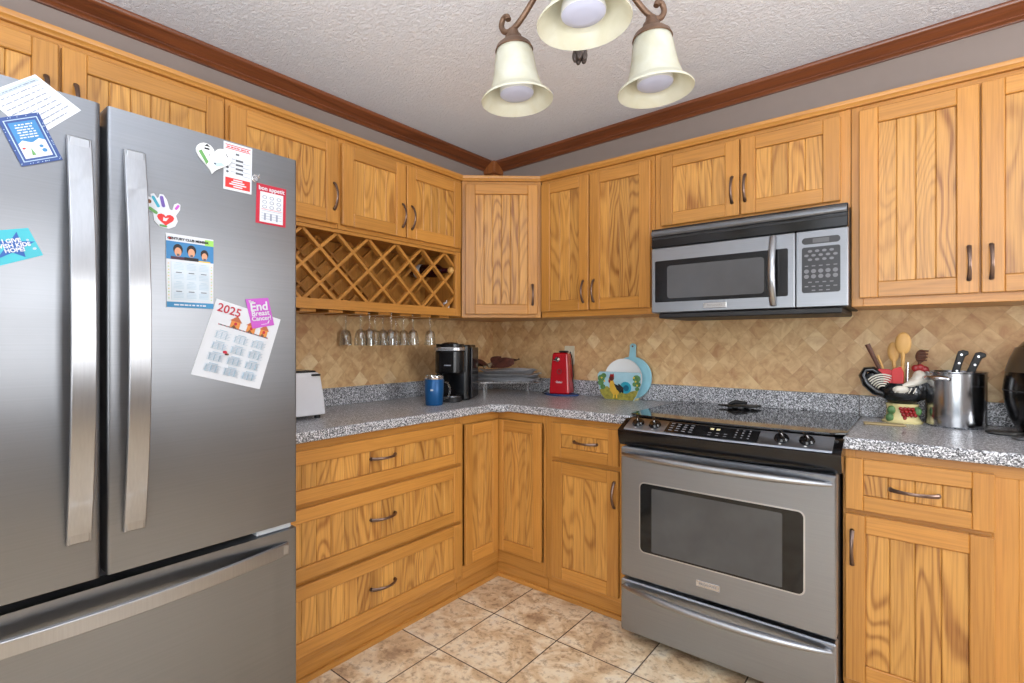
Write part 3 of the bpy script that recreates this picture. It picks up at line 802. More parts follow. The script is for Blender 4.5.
# heart magnet, partly over the info card
def heart(n=36):
    out = []
    for i in range(n):
        t = 2 * pi * i / n; out.append((16 * sin(t) ** 3 / 17.0, (13 * cos(t) - 5 * cos(2 * t) - 2 * cos(3 * t) - cos(4 * t)) / 17.0))
    return out
hy, hz = -2.0875, 1.722
o, P, pr, tx = sheet('info_magnet', 'white instruction card with a solid red block at its bottom, by the heart magnet', 'magnet', [(-2.060, 1.782), (-1.984, 1.782), (-1.986, 1.651), (-2.061, 1.651)], PAPER)
ps = [(rect(0.06, 0.94, 0.045, 0.06), 0), (rect(0.06, 0.94, 0.12, 0.135), 0), (rect(0.06, 0.94, 0.74, 0.95), 0)]
ps += scribble(0, 0, 0.1, 0.9, 0.08, 0.025, 0)
for i, v in enumerate((0.20, 0.33, 0.42, 0.51, 0.60)):
    ps += [(rect(0.42, 0.42 + 0.12 + (0.14 if i else 0), v, v + 0.04), 1)]
    if i: ps += [(rect(0.24, 0.4, v + 0.0, v + 0.008), 2), (rect(0.66, 0.92, v + 0.055, v + 0.063), 2), (ell(0.13, v + 0.02, 0.045, 0.026, 8), 1)]
for i in range(4): ps += [(rect(0.34 - 0.07 * (i % 3), 0.66 + 0.07 * (i % 3), 0.765 + i * 0.045, 0.79 + i * 0.045), 3)]
pr('print', ps, [RED, DARKGREY, MIDGREY, PAPER])
o, P, pr, tx = sheet('heart_magnet', 'white ceramic heart magnet with a small painted scene, beside the red and white card', 'magnet',
    [(hy - 0.048, hz + 0.048), (hy + 0.048, hz + 0.048), (hy + 0.048, hz - 0.048), (hy - 0.048, hz - 0.048)], CHINA, 0.0014, 0.008,
    outline=[(hy + x * 0.046 + y * 0.004, hz + 0.004 + y * 0.044 + x * -0.004) for x, y in heart()])
pr('painted_scene', [([(0.10, 0.38), (0.18, 0.32), (0.36, 0.62), (0.30, 0.70)], 0), ([(0.24, 0.2), (0.32, 0.13), (0.40, 0.2)], 1), (rect(0.25, 0.38, 0.24, 0.29), 1), (ell(0.38, 0.42, 0.015, 0.02, 8), 1), ([(0.45, 0.6), (0.7, 0.55), (0.78, 0.62), (0.56, 0.70)], 2), (ell(0.52, 0.62, 0.03, 0.03, 8), 3), ([(0.82, 0.26), (0.87, 0.34), (0.86, 0.37), (0.80, 0.28)], 3)], [GREEN, INKBLACK, PALE, DARKGREY])
# crimson framed card
c = [(-1.971, 1.689), (-1.884, 1.689), (-1.886, 1.574), (-1.974, 1.574)]
o, P, pr, tx = sheet('recipe_pad', 'crimson bordered white note pad magnet at the top right of the fridge', 'note pad', c, CRIMSON)
ps = [(rect(0.12, 0.90, 0.19, 0.95), 0)]
for i in range(3):
    for k in range(3): ps += [(ell(0.27 + 0.24 * k, 0.32 + 0.12 * i, 0.08, 0.045, 10), 1), (ell(0.27 + 0.24 * k, 0.32 + 0.12 * i, 0.055, 0.03, 10), 0)]
for i in range(4): ps += [(rect(0.17, 0.85, 0.66 + i * 0.065, 0.668 + i * 0.065), 1)]
ps += [(rect(0.17, 0.85, 0.62, 0.63), 2)]
for k in range(3): ps += [(rect(0.26 + k * 0.2, 0.32 + k * 0.2, 0.72, 0.90), 1)]
pr('pad_page', ps, [PAPER, MIDGREY, RED])
tx('lettering', 'bon appetit', 0.5, 0.105, 0.0165, PAPER, 0.0003)
# tiny clip hook
m = MB(); m.tube(arc(12, lambda t: (0.006 + 0.0, 0.010 * cos(pi * (0.1 + 1.3 * t)), 0.010 * sin(pi * (0.1 + 1.3 * t)))), 0.0022, 8); m.tube([(0.006, -0.006, -0.002), (0.006, 0.010, 0.013)], 0.002, 8)
m.lathe([(0.0001, 0), (0.006, 0), (0.006, 0.006), (0.0001, 0.006)], 12, R('Y', 90))
o = m.build('magnet_hook', CHROME, smooth=40); o.location = (FX, -1.975, 1.698)
tag(o, 'tiny silver hook magnet just above the crimson note pad', 'magnet')
# hand shaped magnet
hc = (-2.199, 1.556)
def S2(pts, s=1.0): return [(hc[0] + x * s, hc[1] + y * s) for x, y in pts]
hand = [(-0.012, -0.036), (0.008, -0.038), (0.022, -0.030), (0.028, -0.016), (0.024, -0.002), (0.033, 0.014), (0.034, 0.028), (0.028, 0.031), (0.020, 0.026), (0.016, 0.010), (0.010, 0.012), (0.004, 0.034), (-0.004, 0.046), (-0.012, 0.046), (-0.014, 0.038), (-0.017, 0.034), (-0.024, 0.045), (-0.031, 0.042), (-0.030, 0.033), (-0.037, 0.035), (-0.041, 0.027), (-0.037, 0.018), (-0.040, 0.012), (-0.037, 0.003), (-0.026, -0.003), (-0.024, -0.022)]
o, P, pr, tx = sheet('handprint_magnet', 'white hand shaped cutout magnet with coloured fingers and a red heart on the palm', 'magnet',
    [(hc[0] - 0.05, hc[1] + 0.05), (hc[0] + 0.05, hc[1] + 0.05), (hc[0] + 0.05, hc[1] - 0.05), (hc[0] - 0.05, hc[1] - 0.05)], PAPER, 0, 0.002, outline=S2(hand))
hh = [(0.5 + 0.01 + x * 0.2 , 0.5 + 0.15 - y * 0.18) for x, y in heart(20)]
def cap(u0, v0, u1, v1, r):
    a = atan2(v1 - v0, u1 - u0); out = []
    for i in range(7): t = a - pi / 2 + pi * i / 6; out.append((u1 + r * cos(t), v1 + r * sin(t)))
    for i in range(7): t = a + pi / 2 + pi * i / 6; out.append((u0 + r * cos(t), v0 + r * sin(t)))
    return out
pr('painted_fingers', [(hh, 0), (cap(0.30, 0.52, 0.17, 0.44, 0.04), 1), (ell(0.16, 0.27, 0.045, 0.05), 2), (cap(0.35, 0.35, 0.24, 0.15, 0.035), 3), (cap(0.46, 0.32, 0.42, 0.12, 0.04), 4), (cap(0.74, 0.34, 0.79, 0.26, 0.03), 5), (cap(0.40, 0.82, 0.52, 0.83, 0.025), 1), ([(0.46, 0.6), (0.5, 0.63), (0.58, 0.6), (0.52, 0.70), (0.45, 0.7)], 6)], [RED, GREEN, BROWN, TURQ, PURPLE, PINK, PAPER])
# photo calendar magnet
c = [(-2.198, 1.507), (-2.087, 1.506), (-2.087, 1.320), (-2.196, 1.320)]
o, P, pr, tx = sheet('photo_calendar', 'calendar magnet with three smiling people at its top and a blue bottom band', 'calendar', c, PAPER, 0, 0.003)
ps = [(rect(0, 1, 0.10, 0.345), 0), (rect(0.81, 1, 0.02, 0.105), 1), (rect(0, 1, 0.925, 1), 2), (ell(0.08, 0.065, 0.035, 0.02, 6), 3)]
for k, (cu, cv, s_, sh) in enumerate(((0.24, 0.22, 1.0, 0), (0.52, 0.215, 1.0, 1), (0.80, 0.245, 0.85, 2))):
    ps += [(rect(cu - 0.15 * s_, cu + 0.15 * s_, cv + 0.085, 0.345), (5, 4, 7)[k]), (ell(cu, cv - 0.015, 0.10 * s_, 0.075 * s_), 4), (ell(cu, cv + 0.02, 0.072 * s_, 0.062 * s_), 6), (rect(cu - 0.025, cu + 0.03, cv + 0.045, cv + 0.076), 8)]
for i in range(12):
    for s_ in (0.045, 0.955): ps.append((rect(s_ - 0.012, s_ + 0.012, 0.40 + i * 0.043, 0.41 + i * 0.043), (9, 1)[i % 2]))
ps.append((rect(0.095, 0.905, 0.375, 0.90), 11))
for r_ in range(4):
    for q_ in range(3):
        u = 0.15 + q_ * 0.265; v = 0.385 + r_ * 0.13
        ps.append((rect(u + 0.04, u + 0.16, v, v + 0.010), 8 if r_ % 2 else 10))
        for k in range(4): ps.append((rect(u, u + 0.2, v + 0.026 + k * 0.02, v + 0.032 + k * 0.02), 10))
pr('calendar_print', ps, [SKYB, LGREEN, plain('steel_blue_print', (58, 128, 172), 0.6), RED, HAIR, plain('plum_shirt_print', (74, 44, 60), 0.6), SKIN, YELLOW, DARKGREY, YELLOW, PALE, plain('ice_white_print', (196, 206, 214), 0.7)])
tx('lettering', 'CENTURY CLUB MEMBER', 0.46, 0.062, 0.0085, INKBLACK, 0.0003)
ps = scribble(0, 0, 0.15, 0.85, 0.955, 0.018, 0); b_ = pr('footer_print', ps, [PAPER]); b_.location.x = 0.0006
# 2025 paper calendar
c = [(-2.078, 1.349), (-1.901, 1.298), (-1.963, 1.095), (-2.141, 1.147)]
o, P, pr, tx = sheet('paper_calendar', 'white 2025 year calendar sheet with birdhouses, hanging tilted on the right fridge door', 'calendar', c, PAPER)
ps = []
for i in range(40):
    u = 0.13 + i * 0.019; ps.append(([(u, 0.298), (u + 0.012, 0.298), (u + 0.016, 0.312), (u + 0.004, 0.312)], 1 if i % 3 else 3))
for cu, w_ in ((0.36, 0.09), (0.60, 0.085), (0.80, 0.075)):
    ps += [(rect(cu - w_ * 0.75, cu + w_ * 0.75, 0.20, 0.298), 0), ([(cu - w_, 0.215), (cu, 0.14), (cu + w_, 0.215)], 2), (ell(cu, 0.245, 0.022, 0.022, 10), 3), ([(cu - w_ * 0.5, 0.298), (cu - w_ * 0.2, 0.26), (cu + w_ * 0.3, 0.298)], 4)]
for r_ in range(4):
    for q_ in range(3):
        u = 0.13 + q_ * 0.27; v = 0.37 + r_ * 0.145
        ps.append((rect(u + 0.05, u + 0.17, v, v + 0.009), 5))
        for k in range(5): ps.append((rect(u, u + 0.22 - 0.02 * (k % 2), v + 0.024 + k * 0.02, v + 0.0275 + k * 0.02), 5))
        for k in range(3): ps.append((rect(u + 0.02 + k * 0.07, u + 0.026 + k * 0.07, v + 0.03, v + 0.11), 5))
ps += [(ell(0.34, 0.635, 0.03, 0.02, 8), 3), (ell(0.38, 0.655, 0.02, 0.014, 8), 4), (ell(0.36, 0.66, 0.012, 0.01, 8), 1)]
pr('birdhouse_print', ps, [ORANGE, INKBLACK, plain('roof_rust_print', (172, 92, 60), 0.6), CRIMSON, BROWN, PALE])
tx('lettering', '2025', 0.22, 0.10, 0.032, CRIMSON, 0.0004)
# magenta magnet
c = [(-2.003, 1.352), (-1.939, 1.360), (-1.921, 1.281), (-1.984, 1.269)]
o, P, pr, tx = sheet('awareness_magnet', 'magenta rectangular magnet with bold white lettering, on the corner of the 2025 calendar', 'magnet', c, PINK, 0.0016)
tx('lettering', 'The', 0.2, 0.10, 0.009, PAPER, 0.0003)
tx('lettering', 'End', 0.5, 0.29, 0.034, PAPER, 0.0009)
tx('lettering', 'Breast', 0.5, 0.52, 0.020, PAPER, 0.0004)
tx('lettering', 'Cancer!', 0.5, 0.70, 0.0175, PAPER, 0.0004)
pr('emblem', [([(0.7, 0.9), (0.8, 0.8), (0.83, 0.81), (0.75, 0.91)], 0)], [PAPER])
pr('fine_print', [(rect(0.42, 0.68, 0.905, 0.92), 0)], [PAPER])

# ---------------------------------------------------------------- range
RG = thing('range', 'stainless steel slide in electric range with black glass cooktop', 'range', (1.3725, 0, 0))
RW = 0.757
m = MB(); m.box(0.002, RW - 0.002, -0.675, -0.035, 0.02, 0.905, 0.003); m.build('body', BLACKM, RG)
for fx in (0.06, RW - 0.06):
    for fy in (-0.62, -0.08):
        m = MB(); m.lathe([(0.0001, 0), (0.018, 0), (0.018, 0.0198), (0.0001, 0.0198)], 12, T(fx, fy, 0)); m.build('levelling_foot', BLACKM, RG)
def mk_cooktop():
    mm = NT('black_ceramic_glass'); b = mm.b
    n = mm.noise(mm.obj(), 240, 2); 
    mm.l(mm.ramp(n, [(0.54, lin((24, 24, 26))), (0.62, lin((60, 60, 62)))]), b.inputs['Base Color'])
    b.inputs['Roughness'].default_value = 0.05; b.inputs['Specular IOR Level'].default_value = 0.9; return mm.m
m = MB(); ct_poly = [(-0.016, -0.032), (RW + 0.016, -0.032), (RW + 0.016, -0.60), (RW - 0.03, -0.642)]
ct_poly += [((RW - 0.03) + (-(RW - 0.06)) * t, -0.642 - 0.018 * sin(pi * t)) for t in (0.1, 0.25, 0.4, 0.5, 0.6, 0.75, 0.9)] + [(0.03, -0.642), (-0.016, -0.60)]
m.prism(ct_poly, 0.9152, 0.9235); ckt = m.build('cooktop', mk_cooktop(), RG, bevel=0.002)
RING = plain('burner_ring_grey', (92, 92, 94), 0.3)
for (bx, by, r_) in ((0.20, -0.19, 0.085), (0.56, -0.19, 0.10), (0.20, -0.46, 0.11), (0.56, -0.46, 0.08)):
    m = MB(); m.lathe([(r_ - 0.003, 0.9236), (r_, 0.9236), (r_, 0.9239), (r_ - 0.003, 0.9239)], 40, T(bx, by, 0), closed=True); m.build('burner_ring', RING, RG)
# control panel: sloped stainless strip in a black housing, slightly bowed
def bowy(x): return -0.016 * sin(pi * min(1, max(0, x / RW)))
def strip(xs, prof, M=None):
    """loft a (y,z) profile along x with the bow"""
    mb = MB(); n = len(prof); vs = []
    for x in xs:
        for y, z in prof: vs.append((x, y + bowy(x), z))
    fs = [tuple(range(n)), tuple((len(xs) - 1) * n + k for k in range(n - 1, -1, -1))]
    for i in range(len(xs) - 1):
        for k in range(n): fs.append((i * n + k, (i + 1) * n + k, (i + 1) * n + (k + 1) % n, i * n + (k + 1) % n))
    mb._add(vs, fs); return mb
XS = [RW * i / 16 for i in range(17)]
strip([-0.012 + (RW + 0.024) * i / 16 for i in range(17)], [(-0.60, 0.907), (-0.655, 0.907), (-0.728, 0.874), (-0.738, 0.868), (-0.735, 0.850), (-0.722, 0.815), (-0.715, 0.806), (-0.60, 0.806)]).build('control_housing', BLACK, RG, smooth=35)
nrm = Vector((0, -0.035, 0.073)).normalized()
ang = atan2(0.035, 0.075)
pan = strip([0.014 + (RW - 0.028) * i / 16 for i in range(17)], [(-0.652, 0.9085), (-0.655, 0.9130), (-0.731, 0.8785), (-0.7345, 0.8725), (-0.728, 0.8725)]).build('control_panel', STEEL_R, RG, smooth=35)
def pan_pt(x, s, h=0.0):
    y = -0.655 + (-0.076) * s; z = 0.9130 + (-0.0345) * s
    return Vector((x, y + bowy(x) - 0.0010 - h * 0.41, z + 0.0004 + h * 0.91))
PM = R('X', -math.degrees(atan2(0.0345, 0.076)))   # local z -> panel normal leaning to the front
PM = R('X', math.degrees(atan2(0.0345, 0.076)))
m = MB(); kx0, kx1 = 0.185, 0.520
for i in range(8):
    xa, xb = kx0 + (kx1 - kx0) * i / 8, kx0 + (kx1 - kx0) * (i + 1) / 8
    q = [pan_pt(xa, 0.93), pan_pt(xb, 0.93), pan_pt(xb, 0.10), pan_pt(xa, 0.10)]; q2 = [p + Vector((0, -0.0006, 0.0014)) for p in q]
    m._add([tuple(p) for p in q + q2], [(3, 2, 1, 0), (4, 5, 6, 7), (0, 1, 5, 4), (1, 2, 6, 5), (2, 3, 7, 6), (3, 0, 4, 7)])
kp = m.build('keypad', BLACK, RG)
m = MB()
def keydot(x, s, w, h, mi=0):
    m.mi = mi; p = pan_pt(x, s, 0.0022); m.box(-w / 2, w / 2, -h / 2, h / 2, -0.0002, 0.0002, 0, T(*p) @ PM)
for r_ in range(4):
    for k in range(4): keydot(0.205 + k * 0.026, 0.22 + r_ * 0.18, 0.013, 0.005)
for k in range(3):
    for r_ in range(2): keydot(0.355 + k * 0.028, 0.62 + r_ * 0.18, 0.011, 0.004)
for k in range(3):
    for r_ in range(4): keydot(0.445 + k * 0.022, 0.2 + r_ * 0.19, 0.006, 0.006)
m.build('key_legends', plain('grey_legend', (128, 128, 132), 0.5), kp)
m = MB(); 
for k in range(2): keydot(0.357 + k * 0.022, 0.32, 0.013, 0.012)
m.build('clock_digits', plain('clock_amber', (226, 214, 168), 0.5), kp)
def knob(x):
    m = MB(); p = pan_pt(x, 0.50)
    M = T(*p) @ PM
    m.lathe([(0.0001, 0.0006), (0.024, 0.0006), (0.0245, 0.004), (0.022, 0.008), (0.020, 0.012), (0.0001, 0.013)], 24, M)
    m.box(-0.0055, 0.0055, -0.020, 0.020, 0.010, 0.026, 0.002, M @ R('Z', 25))
    o = m.build('knob', BLACK, RG, smooth=40)
    m = MB(); m.box(-0.0012, 0.0012, -0.018, -0.004, 0.0262, 0.0266, 0, M @ R('Z', 25)); m.box(-0.004, 0.004, -0.003, 0.003, 0.0009, 0.0012, 0, M @ T(0, -0.031, 0)); m.build('pointer_mark', plain('white_mark', (220, 220, 220), 0.5), o)
for x in (0.062, 0.135, 0.592, 0.668): knob(x)
# oven door with window
DY = -0.735
od = MB(); od.box(0.0015, RW - 0.0015, DY, -0.678, 0.272, 0.800, 0.005); od = od.build('oven_door', STEEL_R, RG)
def rrect(x0, x1, z0, z1, r, n=5):
    out = []
    for (cx, cz_, a0) in ((x1 - r, z1 - r, 0), (x0 + r, z1 - r, 90), (x0 + r, z0 + r, 180), (x1 - r, z0 + r, 270)):
        for i in range(n + 1): a = radians(a0 + 90 * i / n); out.append((cx + r * cos(a), cz_ + r * sin(a)))
    return out
XZ = Matrix(((1, 0, 0, 0), (0, 0, -1, 0), (0, 1, 0, 0), (0, 0, 0, 1)))   # (x,y,z)->(x,-z,y): plate facing -y
m = MB(); m.prism(rrect(0.082, 0.668, 0.386, 0.670, 0.022), -DY, -DY + 0.0012, XZ); m.build('window_frame', plain('pale_steel_trim', (205, 205, 207), 0.3, 0.9), od)
m = MB(); m.prism(rrect(0.087, 0.663, 0.391, 0.665, 0.018), -DY + 0.0013, -DY + 0.0022, XZ); wn = m.build('window', plain('black_oven_glass', (16, 16, 17), 0.06), od)
m = MB(); m.prism(rrect(0.135, 0.600, 0.398, 0.650, 0.006), -DY + 0.0023, -DY + 0.0026, XZ); m.build('window_screen', plain('grey_oven_screen', (74, 74, 74), 0.16, 0, 0.12, scale=9), od)
m = MB(); m.box(0.310, 0.395, DY - 0.003, DY - 0.0002, 0.318, 0.342, 0.001); bd = m.build('badge', plain('bright_badge', (205, 205, 207), 0.25, 0.9), od)
text('lettering', 'FRIGIDAIRE', 0.0125, plain('badge_grey_ink', (120, 120, 124), 0.4), bd, XZ @ T(0.3525, 0.330, -DY + 0.0032))
def bow_bar(parent, z, bow, drop=0.0):
    n = 25; x0, x1 = 0.012, RW - 0.012
    pts = []; rad = []
    for i in range(n):
        t = i / (n - 1); s = sin(pi * t) ** 0.75 if 0 < t < 1 else 0
        pts.append((x0 + (x1 - x0) * t, DY - 0.010 - bow * s, z - drop * s)); rad.append(0.006 + 0.008 * min(1, 4 * min(t, 1 - t)) ** 0.6)
    m = MB(); m.tube(pts, rad, 14, up=(0, 0, 1))
    for a in (x0 + 0.012, x1 - 0.012): m.box(a - 0.01, a + 0.01, DY - 0.012, DY - 0.0002, z - 0.008, z + 0.008, 0.002)
    m.build('handle', STEEL_H, parent, smooth=50)
bow_bar(od, 0.772, 0.034)
sd = MB(); sd.box(0.0015, RW - 0.0015, DY, -0.678, 0.048, 0.258, 0.005); sd = sd.build('storage_drawer', STEEL_R, RG)
bow_bar(sd, 0.234, 0.040, 0.004)

# ---------------------------------------------------------------- microwave
MW = thing('microwave', 'stainless steel over the range microwave with black vent and keypad', 'microwave', (1.3755, 0, 0))
MY = -0.431
m = MB(); m.box(0.001, RW - 0.002, -0.40, -0.008, 1.362, 1.744, 0.003); m.build('body', BLACKM, MW)
m = MB(); m.box(0.03, RW - 0.02, -0.42, -0.05, 1.338, 1.3615, 0.004); m.box(RW - 0.075, RW - 0.055, -0.4212, -0.42, 1.346, 1.354); m.build('bottom_vent', BLACKM, MW)
m = MB(); m.box(0.0, RW, MY, -0.4005, 1.658, 1.744, 0.003); vt = m.build('vent_grille', BLACK, MW)
m = MB()
m.tube([(0.004, MY - 0.004, 1.722), (RW - 0.004, MY - 0.004, 1.722)], 0.013, 10, flat=(0.55, 1.0)); m.build('vent_louver', plain('grey_louver', (118, 120, 124), 0.28, 0.7), vt, smooth=40)
m = MB(); m.box(0.006, RW - 0.006, MY - 0.002, MY - 0.0002, 1.694, 1.702, 0.001); m.build('vent_slot', BLACKM, vt)
md = MB(); md.box(0.0, 0.584, MY, -0.4005, 1.362, 1.657, 0.004); md = md.build('door', STEEL_M, MW)
m = MB(); m.prism(rrect(0.018, 0.560, 1.410, 1.597, 0.006), -MY, -MY + 0.0012, XZ); m.build('window_frame', BLACK, md)
m = MB(); m.prism(rrect(0.075, 0.475, 1.426, 1.572, 0.014), -MY + 0.0013, -MY + 0.0022, XZ); m.build('window', plain('grey_microwave_screen', (84, 84, 86), 0.15, 0, 0.05), md)
m = MB(); m.box(0.235, 0.330, MY - 0.0025, MY - 0.0002, 1.376, 1.398, 0.001); bd = m.build('badge', plain('bright_badge_small', (196, 194, 192), 0.3, 0.9), md)
text('lettering', 'FRIGIDAIRE', 0.0125, plain('badge_grey_ink_small', (140, 138, 136), 0.4), bd, XZ @ T(0.2825, 0.0, 0) @ T(0, 1.387, -MY + 0.0027))
n = 17; pts = []
for i in range(n):
    t = i / (n - 1); pts.append((0.509, MY - 0.004 - 0.036 * sin(pi * t) ** 0.7 if 0 < t < 1 else MY - 0.004, 1.378 + 0.268 * t))
m = MB(); m.tube(pts, [0.013] * n, 12, up=(0, 1, 0), flat=(1.0, 0.8)); m.build('handle', STEEL_H, md, smooth=50)
mp = MB(); mp.box(0.5865, RW, MY, -0.4005, 1.362, 1.657, 0.004); mp = mp.build('control_panel', STEEL_M, MW)
m = MB(); m.prism(rrect(0.608, 0.733, 1.603, 1.628, 0.012), -MY, -MY + 0.0012, XZ); dp = m.build('display', plain('display_grey', (58, 58, 60), 0.2), mp)
m = MB(); m.prism(rrect(0.644, 0.698, 1.607, 1.624, 0.002), -MY + 0.0013, -MY + 0.0016, XZ); m.build('display_window', plain('display_window_grey', (92, 92, 94), 0.2), dp)
m = MB(); m.prism(rrect(0.608, 0.733, 1.418, 1.592, 0.008), -MY, -MY + 0.0012, XZ); kp = m.build('keypad', plain('keypad_charcoal', (40, 40, 43), 0.35), mp)
m = MB()
rows = [(1.576, 4, 1, 0), (1.560, 5, 1, 1), (1.544, 4, 1, 0), (1.520, 5, 0, 1), (1.500, 5, 2, 1), (1.480, 5, 2, 1), (1.458, 4, 0, 0), (1.442, 5, 0, 1), (1.427, 3, 0, 2)]
for (z, cnt, kind, o_) in rows:
    for k in range(cnt):
        x = 0.6705 + (k - (cnt - 1) / 2) * 0.0235
        if kind == 0: m.prism([(x - 0.006, z - 0.002), (x + 0.006, z - 0.002), (x + 0.006, z + 0.002), (x - 0.006, z + 0.002)], -MY + 0.0013, -MY + 0.0016, XZ)
        else:
            ru, rv = (0.0075, 0.005) if kind == 1 else (0.0085, 0.008)
            m.prism([(x + ru * cos(a * pi / 6), z + rv * sin(a * pi / 6)) for a in range(12)], -MY + 0.0013, -MY + 0.0016, XZ)
m.build('key_legends', plain('keypad_legend', (118, 118, 122), 0.5), kp)

# ---------------------------------------------------------------- chandelier
CH0 = Vector((1.4725 + 0.038, -1.5285, 0))
fwd = Vector((-sin(radians(38.5)), cos(radians(38.5)), 0)); rgt = Vector((cos(radians(38.5)), sin(radians(38.5)), 0))
CC = Vector((2.332, -2.661, 0)) + fwd * 1.258 + rgt * 0.168
ZR = 1.886
ztop = zceil(CC.x, CC.y)
CHN = thing('chandelier', 'brown metal chandelier with bell shaped alabaster glass shades hanging from the ceiling', 'chandelier', (CC.x, CC.y, ztop))
HZ = ZR - ztop
m = MB(); m.lathe([(0.0001, -0.001), (0.065, -0.001), (0.065, -0.012), (0.045, -0.028), (0.014, -0.040), (0.0001, -0.041)], 32); m.build('canopy', BRASS, CHN, smooth=40)
fin = 1.936 - ztop
m = MB(); m.tube([(0, 0, -0.04), (0, 0, fin + 0.30)], 0.009, 12); m.build('stem', BRASS, CHN, smooth=40)
m = MB(); m.lathe([(0.0001, fin + 0.33), (0.012, fin + 0.33), (0.020, fin + 0.30), (0.016, fin + 0.27), (0.030, fin + 0.24), (0.034, fin + 0.20), (0.022, fin + 0.15), (0.016, fin + 0.12), (0.026, fin + 0.09), (0.020, fin + 0.06), (0.009, fin + 0.04), (0.0001, fin + 0.04)], 24); m.build('hub', BRASS, CHN, smooth=50)
m = MB(); m.lathe([(0.0001, fin + 0.045), (0.008, fin + 0.042), (0.010, fin + 0.030), (0.016, fin + 0.022), (0.018, fin + 0.010), (0.013, fin - 0.004), (0.0001, fin - 0.012)], 14)
for k in range(5):
    a = 2 * pi * k / 5; m.ball((0.012 * cos(a), 0.012 * sin(a), fin + 0.0), (0.008, 0.008, 0.016), 8)
m.build('finial', plain('dark_bronze_finial', (70, 60, 56), 0.45, 0.6, 0.2), CHN, smooth=40)
RR = 0.211
shade_prof = [(0.041, 0.150), (0.047, 0.142), (0.053, 0.118), (0.057, 0.090), (0.062, 0.062), (0.070, 0.036), (0.081, 0.016), (0.092, 0.004), (0.097, 0.0), (0.098, 0.003), (0.093, 0.009), (0.078, 0.022), (0.066, 0.040), (0.058, 0.064), (0.053, 0.092), (0.049, 0.118), (0.043, 0.139), (0.037, 0.146)]
def lamp_arm(phi, parent_parts=True):
    M = R('Z', math.degrees(phi))
    def L(r, z): return (r, 0, HZ + z)
    m = MB()
    pts = [(0.018, 0.300), (0.05, 0.322), (0.085, 0.306), (0.120, 0.272), (0.152, 0.240), (0.182, 0.214), (0.205, 0.200), (0.225, 0.195), (0.243, 0.203), (0.252, 0.221), (0.246, 0.238), (0.232, 0.240), (0.227, 0.229)]
    # densify with Catmull-Rom
    dn = []
    for i in range(len(pts) - 1):
        p0, p1, p2, p3 = pts[max(i - 1, 0)], pts[i], pts[i + 1], pts[min(i + 2, len(pts) - 1)]
        for k in range(4):
            t = k / 4
            dn.append(tuple(0.5 * (2 * p1[j] + (p2[j] - p0[j]) * t + (2 * p0[j] - 5 * p1[j] + 4 * p2[j] - p3[j]) * t * t + (3 * p1[j] - p0[j] - 3 * p2[j] + p3[j]) * t ** 3) for j in (0, 1)))
    dn.append(pts[-1])
    m.tube([L(a, b) for a, b in dn], 0.0078, 10, M)
    a_ = m.build('arm', BRASS, CHN, smooth=50)
    S = T(RR * cos(phi), RR * sin(phi), HZ + 0.19) @ Matrix.Rotation(radians(-3.5), 4, fwd) @ T(0, 0, -0.19)
    m = MB(); m.lathe([(0.0001, 0.196), (0.013, 0.196), (0.016, 0.184), (0.022, 0.178), (0.024, 0.168), (0.036, 0.160), (0.047, 0.150), (0.052, 0.138), (0.050, 0.136), (0.040, 0.146), (0.0001, 0.150)], 28, S); m.build('shade_holder', BRASS, CHN, smooth=50)
    m = MB(); m.lathe(shade_prof, 44, S, closed=True); m.build('lamp_shade', SHADE, CHN, smooth=60)
    m = MB(); m.mi = 0; m.lathe([(0.0001, 0.135), (0.014, 0.134), (0.017, 0.100), (0.030, 0.075), (0.043, 0.045), (0.047, 0.026), (0.046, 0.020)], 28, S); m.mi = 1; m.lathe([(0.046, 0.020), (0.042, 0.0165), (0.025, 0.0145), (0.0001, 0.014)], 28, S); m.build('bulb', [BULBW, BULBL], CHN, smooth=60)
base_phi = radians(38.5 - 98.5)
for k in range(3): lamp_arm(base_phi + 2 * pi * k / 3)

# ---------------------------------------------------------------- things on the left counter
ZC = 0.9143
# toaster
t = thing('toaster', 'white toaster at the back of the counter, half hidden by the refrigerator', 'toaster', (0.275, -1.588, ZC))
m = MB()
secs = [[(x0, y0, z), (x1, y0, z), (x1, y1, z), (x0, y1, z)] for (x0, x1, y0, y1, z) in ((-0.115, 0.115, -0.115, 0.115, 0.014), (-0.112, 0.112, -0.112, 0.110, 0.08), (-0.105, 0.105, -0.102, 0.098, 0.17), (-0.100, 0.100, -0.095, 0.090, 0.190))]
m.bar(secs); m.build('shell', WHITE, t, bevel=0.006, seg=3)
m = MB(); m.box(-0.095, 0.095, -0.088, 0.082, 0.1905, 0.197, 0.002); m.build('top_plate', BLACKM, t)
for y in (-0.04, 0.035):
    m = MB(); m.box(-0.075, 0.075, y - 0.014, y + 0.014, 0.1972, 0.1985); m.build('slot', CHROME, t)
m = MB(); m.box(0.1035, 0.118, 0.055, 0.090, 0.176, 0.184, 0.002); m.build('lever', BLACKM, t)
for x in (-0.09, 0.09):
    for y in (-0.09, 0.09):
        m = MB(); m.lathe([(0.0001, 0), (0.012, 0), (0.012, 0.0138), (0.0001, 0.0138)], 12, T(x, y, 0)); m.build('foot', BLACKM, t)
